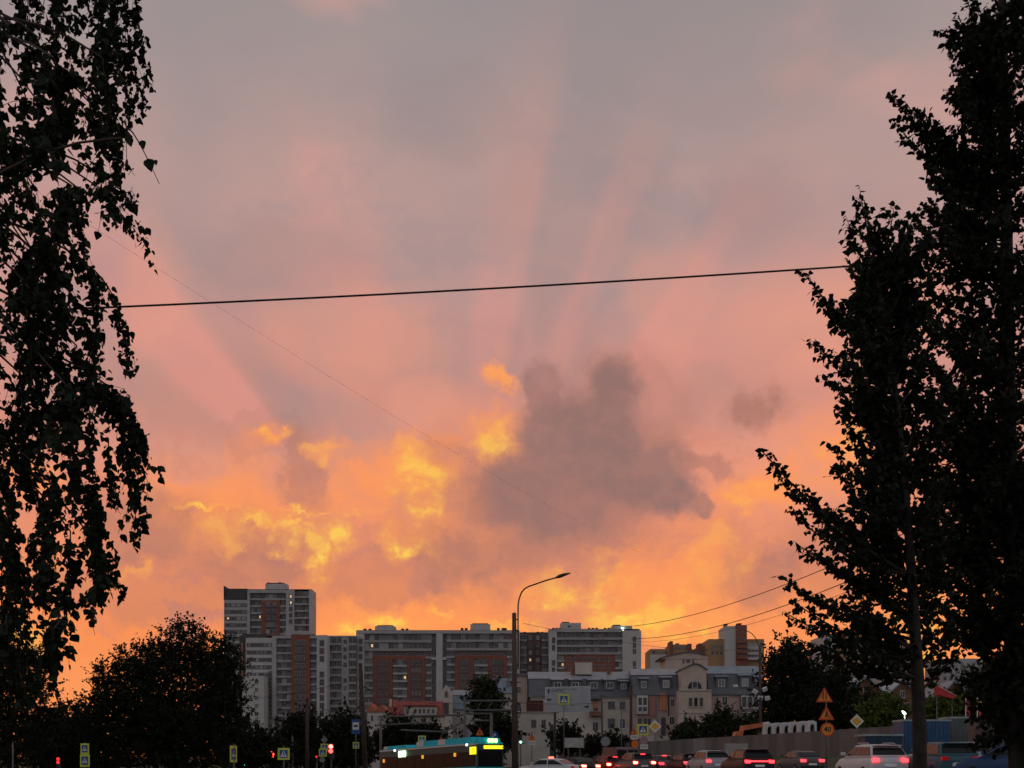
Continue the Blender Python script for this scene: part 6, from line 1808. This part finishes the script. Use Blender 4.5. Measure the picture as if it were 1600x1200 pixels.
# ---- city bus: turquoise roof pods, dark glazing, lit destination boards
def city_bus():
    front = Vector((wx(746, 106), 106.0)); rear = Vector((wx(594, 123), 123.0))
    d = (front - rear); L = d.length; ang = math.atan2(d.y, d.x)
    zf = wz(1162, 106); zr = wz(1174, 123)
    zg = (g(front.x, front.y) + g(rear.x, rear.y)) / 2
    o = Vector((front.x, front.y, g(front.x, front.y)))
    r_ = empty('city_bus', o, 'turquoise city bus with white-striped roof pods and lit yellow route boards', 'bus')
    pitch = math.asin(max(-.08, min(.08, (zf - zr) / L)))
    r_.rotation_euler = (0, -pitch, ang)
    H = zf - o.z                     # roof edge height
    Wd = 2.5                         # local x runs to the front, local y to the far side
    M_TQ = mat('bus turquoise', (0.015, 0.52, 0.64), 0.6, var=0.08, spec=0.2); M_TQD = mat('bus dark teal', (0.02, 0.085, 0.085), 0.5, var=0.08); M_BW = mat('bus white', (0.6, 0.55, 0.52), 0.4, var=0.05)
    M_BIN = mat('bus glass', (0.008, 0.008, 0.008), 0.4, var=0.3, scale=0.8, spec=0.12)
    body = MB().box(-L, 0, 0, Wd, 0.35, H).build('body', M_TQD, r_)
    sk = MB().box(-L + .1, -.1, -.015, Wd + .015, 0.35, 1.0).build('side_skirt', M_TQ, r_)
    n = 10
    for i in range(n):
        a = -L + 0.3 + (L - .6) * i / n; c = -L + 0.3 + (L - .6) * (i + 1) / n
        MB().box(a + .06, c - .06, -.03, 0, 1.05, H - .62).build('side_window', M_BIN, r_)
    MB().box(-L - .02, -.02, -.05, 0.02, H - .07, H + .05).build('roof_edge', M_BW, r_)
    MB().box(0, .03, .12, Wd - .12, 1.0, H - .5).build('windscreen', M_BIN, r_)
    MB().box(0, .06, .05, Wd - .05, 0.35, 0.95).build('front_panel', M_TQ, r_)
    rf = MB(); rf.prism([(-L, H), (0.0, H), (-.1, H + .12), (-L + .2, H + .12)], 0.02, Wd - .02); rf.build('roof', M_TQ, r_)
    def pod(a, c, h, m_, stripes, y0=.12, y1=Wd - .12):
        pts = [(a, H + .1), (c, H + .1), (c - .5, H + h), (a + .5, H + h)]
        p_ = MB().prism(pts, y0, y1).build('roof_pod', m_, r_)
        for s0, s1 in stripes:
            MB().prism([(s0, H + .16), (s1, H + .16), (s1 + .12, H + h - .02), (s0 + .12, H + h - .02)], y0 - .01, y0 + .06).build('white_stripe', M_BW, p_)
            MB().box(s0 + .12, s1 + .12, y0 + .06, y1, H + h - .01, H + h + .012).build('white_stripe', M_BW, p_)
    pod(-L + .5, -L*0.70, .42, M_TQ, [(-L + .6, -L + 1.5)])
    pod(-L*0.62, -1.0, .62, M_TQ, [(-L*0.6, -L*0.53), (-L*0.38, -L*0.31)])
    MB().prism([(-.9, H + .1), (-.05, H + .1), (-.25, H + .5), (-.6, H + .42)], .2, Wd - .2).build('front_fairing', M_TQ, r_)
    MY = glow('route board', (1.0, 0.80, 0.02), 1.4)
    MB().box(.03, .09, .62, Wd - .06, H - .42, H - .14).build('destination_board', MY, r_)
    rb = MB().box(-1.15, -.1, -.09, -.03, H - .86, H - .24).build('route_board', MY, r_)
    text_mesh('route_number', '127', .55, mat('dim digits', (0.5, 0.32, 0.0), 0.5, var=0), rb, (-.62, -.1, H - .56))
    for i in range(3):
        MB().box(-.02, .06, 1.05 + i*.33, 1.25 + i*.33, H + .14, H + .42).build('marker_lamp', M_LYEL, r_)
    lit = MB().box(-L*0.775, -L*0.70, -.10, -.04, H - .68, H - .14).build('door_lamp', glow('door lamp', (0.7, 1.0, 0.6), 5.0), r_)
    for x in (-L*0.82, -1.7): MB().box(x - .1, x + .1, -.1, -.04, H - .12, H + .06).build('side_lamp', glow('side lamp', (0.5, 1.0, 0.85), 4.0), r_)
    M_AMB = glow('amber lamp', (1.0, 0.42, 0.03), 0.7)
    for x, z in ((-L*0.95, H - .95), (-L*0.52, H - .8), (-L*0.2, H - .8)):
        MB().box(x - .22, x + .22, -.05, -.032, z - .16, z + .16).build('cabin_lamp', M_AMB, r_)
    for s, y in ((0, .16), (1, Wd - .16)):
        MB().box(.02, .08, y - .12, y + .12, .55, .75).build('headlight', mat('headlight', (0.7, 0.7, 0.7)), r_)
        for x in (-2.6, -L + 3.2):
            w_ = MB().disc((0, 0), .48, -.14, .14, n=20).build('wheel', M_RUBBER, r_, Vector((x, y, .46)))
            MB().disc((0, 0), .28, -.15, .15, n=14).build('rim', M_RIM, w_)
        MB().tube([(.05, y, H - .3), (.45, y + (-.35 if s == 0 else .35), H - .35), (.45, y + (-.35 if s == 0 else .35), H - .8)], .05, 6).build('mirror', M_TRIMB, r_)
city_bus()
